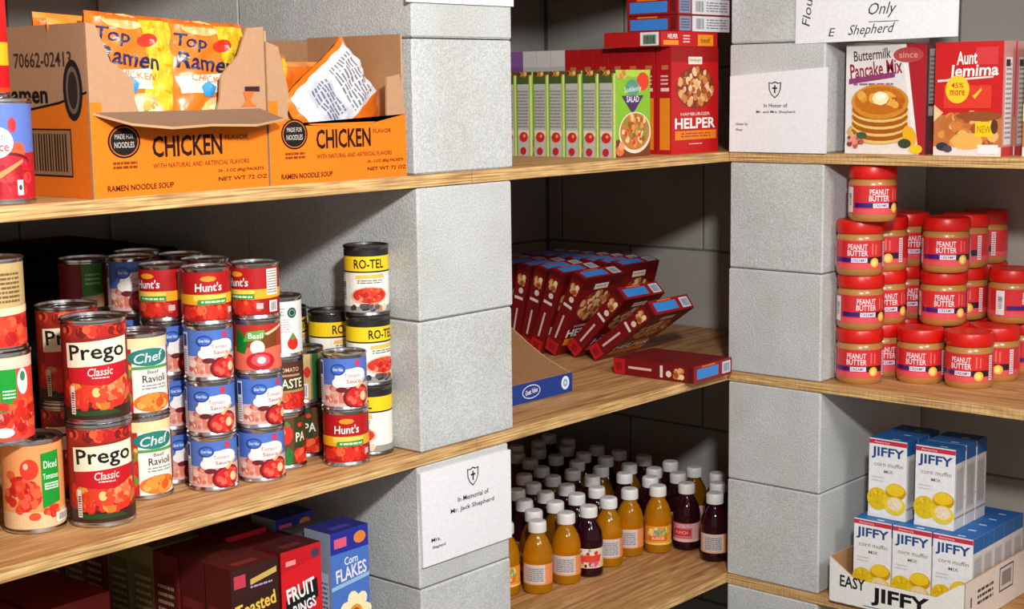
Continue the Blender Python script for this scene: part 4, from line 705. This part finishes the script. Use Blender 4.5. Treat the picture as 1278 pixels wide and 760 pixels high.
# ================================================================ NOODLE CARTONS AND PACKETS
OR, KR = (240, 122, 24), (184, 142, 108)
def noodle_carton(w, d, h, variant):
    t = .0035; lo = .100 if variant == 0 else .088
    if variant == 0:
        fo = [(-w/2, 0), (w/2, 0), (w/2, h), (w*.40, h*.99), (w*.34, h*.82), (w*.235, h*.70), (w*.22, lo+.012), (w*.2, lo), (-w*.24, lo), (-w*.26, lo+.014), (-w*.265, h*.68), (-w*.38, h*.78), (-w*.45, h*.985), (-w/2, h)]
    else:
        dip = [(w*.36-w*.08*i, lo-.004-.010*math.sin(PI*i/9)) for i in range(10)]
        fo = [(-w/2, 0), (w/2, 0), (w/2, h*.44), (w*.46, h*.72), (w*.36, h*.70), (w*.355, lo)]+dip+[(-w*.37, lo+.004), (-w*.36, h*.62), (-w*.42, h*.9), (-w/2, h*.93)]
    fa = Art(); fa.rect(-w/2+.0005, .0005, w/2-.0005, lo-.008 if variant else lo-.001, OR); fa.rect(-w/2+.0005, lo-.01, -w/2+.016, h*.55, OR)
    if variant: fa.poly([(-w/2+.016, lo), (-w/2+.016, lo-.009), (w/2-.001, lo-.009), (w/2-.001, lo), (w*.36, lo-.004), (w*.2, lo-.0125), (0, lo-.014), (-w*.2, lo-.011), (-w*.36, lo-.002)], OR)
    cx = -w*.33; ly = .066; fa.ell(cx, ly, .023, .020, BLK_, 26); fa.ell(cx, ly, .0205, .0178, (214, 110, 30), 26); fa.ell(cx, ly, .0192, .0166, (30, 24, 24), 26); fa.text('MADE FOR', cx, ly+.006, .026, .006, (196, 186, 170), .02); fa.text('NOODLES', cx, ly-.004, .028, .007, (196, 186, 170), .02)
    fa.lines(cx-.017, cx+.017, .033, .043, 2, (130, 60, 16), .6, 4); fa.text('CHICKEN', w*.02, .058, w*.40, .026, (40, 18, 12), .04); fa.text('FLAVOR', w*.31, .066, w*.14, .006, (120, 60, 20), .02); fa.text('WITH NATURAL AND ARTIFICIAL FLAVORS', w*.10, .035, w*.56, .006, (130, 64, 20), .01)
    fa.text('RAMEN NOODLE SOUP', -w*.25, .011, w*.36, .007, (90, 40, 14), .03); fa.text('24 - 3 OZ (85g) PACKETS', w*.33, .024, w*.28, .005, (90, 40, 14), .02); fa.text('NET WT 72 OZ', w*.34, .014, w*.3, .005, (90, 40, 14), .02)
    if variant == 0: fa.poly([(w*.36, h*.60), (w*.44, h*.62), (w*.40, h*.54), (w*.44, lo+.004), (w*.34, lo+.004), (w*.375, h*.54)], (232, 110, 50)); fa.rect(w*.37, h*.6, w*.46, h*.63, (60, 30, 40))
    front = poly_panel('nc_front%d' % variant, fo, on_front(0), t, KR, None, (150, 116, 88))
    sd = [(-d+.004, 0), (0, 0), (0, h), (-d+.004, h)]; sl = Art(); sl.poly([(-d+.0042, .0004), (-.0002, .0004), (-.0002, h*.60), (-d*.3, h*.54), (-d+.0042, h*.46)], OR); sl.poly([(-.0002, h*.60), (-.0002, h*.615), (-d*.3, h*.555), (-d+.0042, h*.475), (-d+.0042, h*.46), (-d*.3, h*.54)], BLK_)
    sl.text('70662-02413', -d*.45, h*.80, d*.62, .018, (70, 50, 44), .02); sl.text('Ramen', -d*.66, h*.60, d*.5, .022, BLK_, .05); sl.ell(-d*.14, h*.62, .020, .036, (34, 28, 28), 24); sl.ell(-d*.14, h*.62, .014, .028, (120, 100, 84), 24); sl.ell(-d*.14, h*.62, .010, .022, (50, 40, 36), 20)
    sl.rect(-d*.72, h*.12, -d*.18, h*.40, (40, 20, 10)); sl.rect(-d*.71, h*.13, -d*.19, h*.39, (160, 120, 84)); sl.bars(-d*.68, -d*.22, h*.15, h*.37, 16, (50, 34, 26), 6)
    hb = h if variant == 0 else h*.98
    pr = [('front_board', front, [('print', fa.build('nc_print%d' % variant, on_front(-.0002), P_KRAFT))]), ('side_board', poly_panel('nc_left%d' % variant, sd, shift(on_left(-w/2), -.0037), t, KR), [('print', sl.build('nc_sprint%d' % variant, shift(on_left(-w/2-.0002), -.0037), P_KRAFT))]),
          ('side_board', poly_panel('nc_right%d' % variant, [(-u, v) for u, v in sd], shift(on_right(w/2), .0037), t, KR)), ('back_board', poly_panel('nc_back%d' % variant, [(-w/2, 0), (w/2, 0), (w/2, hb), (-w/2, hb)], on_front(d), t, (150, 112, 80), None, OR)), ('base_board', box_me('nc_base', (-w/2+t, w/2-t, t, d-t, 0, .003), MATS['kraft_board']))]
    if variant == 0:
        # the torn front flap, folded outwards and hanging slightly down
        fl = [(-w*.5+.004, 0), (w*.46, 0), (w*.52, .030), (w*.30, .046), (w*.05, .040), (-w*.18, .045), (-w*.36, .030)]
        fn = lambda u, v, o: Vector((u, -v*.96-.0002, lo+.001-v*.40+1.5*v*(v-.05)+o))
        pr.append(('torn_flap', poly_panel('nc_flap', fl, fn, .003, (138, 108, 86), None, (120, 92, 70))))
    return pr
NX0, NX1, NX2 = -1.3535, -1.089, -.834
place('noodle_carton', noodle_carton(NX1-NX0, .20, .205, 0), 'orange and brown noodle carton with a folded-out flap next to the red cans', 'carton', 'opened orange noodle cartons', ((NX0+NX1)/2, .004, Z1), 0)
place('noodle_carton', noodle_carton(NX2-NX1-.004, .20, .20, 1), 'half empty orange noodle carton beside the concrete pillar', 'carton', 'opened orange noodle cartons', ((NX1+NX2)/2, .002, Z1), 0)

def packet(nm, w, h, puff, seed, style):
    """pillow packet with crimped ends; drawing mapped onto the bulged, wrinkled film"""
    rng = random.Random(seed); ph = [rng.uniform(0, 6) for _ in range(6)]
    def surf(u, v, o, side=-1):
        su, sv = u/(w/2), (v-h/2)/(h/2); su = max(-1, min(1, su)); sv = max(-1, min(1, sv))
        b = puff*(max(0, 1-su**4)**.6)*(max(0, 1-abs(sv)**6)**.5)
        wr_ = .0022*math.sin(9*su+4*sv+ph[0])*math.sin(7*sv+ph[1])+.0016*math.sin(23*su+ph[2]+3*sv)*(abs(sv)**2)+.0012*math.sin(17*sv-8*su+ph[3])
        e = 1 if abs(sv) < .93 else .6
        y = side*(b*e+wr_*(1 if b > .0008 else .3)+.0012)+side*o
        return Vector((u*(1-.03*math.sin(3*sv+ph[4])), y+.002*math.sin(2*su+ph[5]), v))
    N = 22; bm = bmesh.new(); cl = bm.loops.layers.float_color.new('Col')
    for side in (-1, 1):
        g = [[bm.verts.new(surf(-w/2+w*i/N, h*j/N, 0, side)) for i in range(N+1)] for j in range(N+1)]
        for j in range(N):
            for i in range(N):
                f = bm.faces.new((g[j][i], g[j][i+1], g[j+1][i+1], g[j+1][i])[::-side or 1]) if side == 1 else bm.faces.new((g[j][i], g[j][i+1], g[j+1][i+1], g[j+1][i]))
                c = style['crimp'] if j in (0, N-1) else style['base']
                for l in f.loops: l[cl] = (*lin(c), 1)
    bmesh.ops.remove_doubles(bm, verts=bm.verts, dist=.0002); bmesh.ops.recalc_face_normals(bm, faces=bm.faces)
    body = mesh_from(bm, nm+'_film', P_FILM, True); parts = [('film', body)]
    if style.get('art'):
        a = style['art'](w, h); parts.append(('print', a.build(nm+'_print', lambda u, v, o: surf(u, v, o+.0004), P_FILM, cut=.005, cutv=.005)))
    return parts
def noodle_art(w, h):
    a = Art(); a.poly([(w*.18, .004), (w*.46, .004), (w*.46, h-.006), (w*.06, h-.006), (w*.14, h*.6), (w*.05, h*.3)], (238, 190, 40))
    rng = random.Random(5)
    for i in range(60): x, y = rng.uniform(w*.1, w*.44), rng.uniform(.01, h-.012); a.ell(x, y, rng.uniform(.004, .009), .0018, rng.choice([(250, 220, 90), (214, 160, 20), (246, 206, 60)]), 8, rng.uniform(0, 3), 0, True)
    a.ell(-w*.12, h*.93, .03, .010, (250, 180, 110)); a.poly([(-w*.44, h*.52), (w*.14, h*.56), (w*.2, h*.40), (-w*.40, h*.38)], (248, 226, 206)); a.text('Top', -w*.26, h*.80, w*.36, h*.14, (24, 40, 84), .03, -.08, .1); a.text('Ramen', -w*.08, h*.64, w*.68, h*.14, (24, 40, 84), .035, -.08, .1); a.ell(.016, h*.79, .014, .008, (226, 50, 30), 14, .2); a.text('CHICKEN', -w*.04, h*.505, w*.5, h*.055, (240, 130, 70), .02, -.06)
    a.poly([(-w*.16, h*.44), (-w*.08, h*.50), (.0, h*.44), (-w*.02, h*.36), (-w*.14, h*.36)], (60, 150, 214)); a.ell(w*.06, h*.2, w*.26, h*.16, (246, 190, 120)); a.ell(w*.08, h*.2, w*.2, h*.12, (240, 216, 170)); a.blobs(w*.06, h*.18, w*.2, h*.1, 20, .004, .008, [(250, 230, 190), (236, 150, 70), (150, 170, 60), (246, 200, 100)], 4); return a
def back_art(w, h):
    a = Art(); a.rect(-w*.47, h*.05, w*.16, h*.95, (226, 226, 232)); a.rect(-w*.42, h*.2, w*.04, h*.5, (196, 200, 214)); a.lines(-w*.40, w*.12, h*.56, h*.9, 8, (120, 120, 130)); a.rect(-w*.04, h*.08, w*.14, h*.2, WHT); a.bars(-w*.02, w*.12, h*.09, h*.19, 12, (50, 50, 60)); a.lines(-w*.38, w*.02, h*.24, h*.48, 6, (110, 116, 130)); return a
ORS = dict(base=(236, 118, 30), crimp=(226, 110, 30), art=noodle_art); BKS = dict(base=(238, 116, 26), crimp=(236, 130, 40), art=back_art); PLS = dict(base=(234, 112, 26), crimp=(240, 150, 60))
NP, NB, NO = packet('packet_a', .125, .15, .017, 3, ORS), packet('packet_b', .135, .16, .018, 6, BKS), packet('packet_c', .125, .15, .016, 9, PLS)
def bag(parts, loc, rx, ry, rz, label):
    mw = Matrix.Translation(loc) @ Matrix.Rotation(math.radians(rz), 4, 'Z') @ Matrix.Rotation(math.radians(ry), 4, 'Y') @ Matrix.Rotation(math.radians(rx), 4, 'X')
    place('noodle_packet', parts, label, 'packet', 'orange noodle packets', mw=mw)
bag(NP, (-1.276, .034, Z1+.068), -4, 3, 0, 'orange noodle packet facing out, left of the two in the full carton')
bag(NP, (-1.158, .036, Z1+.062), -4, 2, 0, 'orange noodle packet facing out, right of the two in the full carton')
for i, (x, y, z, ry) in enumerate(((-1.286, .088, .066, -3), (-1.158, .090, .060, 3), (-1.284, .142, .070, 3), (-1.158, .144, .064, -3))):
    bag(NO, (x, y, Z1+z), 2, ry, 2-i, f'orange noodle packet standing in the full carton, {("second row left", "second row right", "rearmost left", "rearmost right")[i]}')
for i, (x, y) in enumerate(((-1.28, .034), (-1.158, .034), (-1.28, .088), (-1.158, .088), (-1.28, .142), (-1.158, .142))):
    pass
bag(NP, (-1.020, .125, Z1+.030), -3, 6, 0, 'orange and yellow noodle packet tilted at the left of the half empty carton')
bag(NB, (-.985, .048, Z1+.054), -8, 56, 0, 'noodle packet showing its silver back in the half empty carton')
bag(NO, (-.905, .155, Z1+.014), -2, 0, 0, 'orange noodle packet low at the back of the half empty carton')

# ================================================================ SIGNS
def sheet(nm, pts, mapfn, art, th=.004):
    art.items.insert(0, (0.4, lin((238, 238, 242)), [(u*.995, v*.995+.0003) for u, v in pts], [tuple(range(len(pts)))]))
    return [('board', poly_panel(nm, pts, mapfn, th, (238, 238, 242), P_PAPER, (236, 236, 238), (232, 232, 236))), ('printed_face', art.build(nm+'_ink', mapfn, P_PAPER))]
def shield(a, x, y, s):
    o = [(-.5, .5), (-.25, .46), (0, .56), (.25, .46), (.5, .5), (.48, 0), (.3, -.35), (0, -.6), (-.3, -.35), (-.48, 0)]
    a.poly([(x+s*u, y+s*v) for u, v in o], (50, 50, 54)); a.poly([(x+s*u*.82, y+s*v*.84) for u, v in o], (238, 238, 242)); a.rect(x-s*.06, y-s*.25, x+s*.06, y+s*.3, (40, 40, 44)); a.rect(x-s*.2, y+s*.04, x+s*.2, y+s*.15, (40, 40, 44))
INK = (40, 40, 46)
a = Art(); shield(a, .012, .118, .026); a.text('In Memorial of', .012, .088, .070, .008, INK, .02); a.text('Mr. Jack Shepherd', .010, .072, .098, .009, INK, .02); a.text('Mrs.', -.072, .038, .02, .006, INK, .02); a.text('Shepherd', -.066, .026, .028, .006, INK, .02)
place('paper_sign', sheet('sign_a', [(-.100, 0), (.100, 0), (.100, .142), (-.102, .144)], on_front(0), a, .005), 'white printed memorial sheet on the pillar left of the juice bottles', 'sign', 'white printed sheets', (-.7275, -.0045, Z0-.564), 0)
a = Art(); shield(a, -.004, .112, .026); a.text('In Honor of', -.002, .084, .048, .007, INK, .02); a.text('Mr. and Mrs. Shepherd', -.002, .072, .080, .006, INK, .02); a.text('Given by', -.072, .050, .026, .006, INK, .02); a.text('Shep', -.078, .040, .014, .005, INK, .02)
place('paper_sign', sheet('sign_b', [(-.099, 0), (.099, 0), (.100, .150), (-.098, .137)], on_front(0), a, .005), 'white printed sheet standing against the corner pillar on the upper shelf', 'sign', 'white printed sheets', (-.0055, -.103, Z1+.0004), -PI/2)
a = Art(); a.text('Only', .015, .052, .052, .026, INK, .0, .02, .35); a.rect(-.010, .0325, .045, .0338, INK); a.text('E', -.080, .018, .013, .014, (60, 60, 66), .0, 0, .2); a.text('Shepherd', -.005, .019, .088, .022, INK, .0, .03, .4); a.text('Flour', -.128, .060, .06, .016, (70, 70, 76), .0, 1.45, .2)
place('paper_sign', sheet('sign_c', [(-.152, 0), (.150, .004), (.152, .215), (-.15, .214)], on_front(0), a, .0025), 'large white handwritten sheet hanging in front of the pancake mix boxes', 'sign', 'white printed sheets', (-.0012, -.289, Z0+.2095), -PI/2)
a = Art(); a.text('In Memory of', 0, .07, .09, .01, INK, .02)
place('paper_sign', sheet('sign_d', [(-.114, 0), (.114, 0), (.114, .14), (-.114, .14)], on_front(0), a, .004), 'white sheet on the pillar above the noodle cartons, only its lower edge showing', 'sign', 'white printed sheets', (-.7185, -.0035, Z0+.2625), 0)

# ================================================================ BLACK TOTE BEHIND THE CANS
TB = mat('black_plastic', (16, 15, 15), 0.6, spec=0.2)
def tote():
    bm = bmesh.new(); addbox(bm, -.30, .30, 0, .26, 0, .255, .012); body = mesh_from(bm, 'tote_body', TB)
    bm = bmesh.new(); addbox(bm, -.31, .31, -.008, .268, .255, .285, .006); addbox(bm, -.25, .25, .04, .22, .285, .297, .005); lid = mesh_from(bm, 'tote_lid', TB)
    bm = bmesh.new(); addbox(bm, -.08, .08, -.012, .001, .20, .235, .004); h = mesh_from(bm, 'tote_handle', TB)
    return [('body', body, [('handle', h)]), ('lid', lid)]
place('storage_tote', tote(), 'black lidded storage tote in the dark behind the food cans', 'tote', None, (-1.195, .48, Z2), 0)
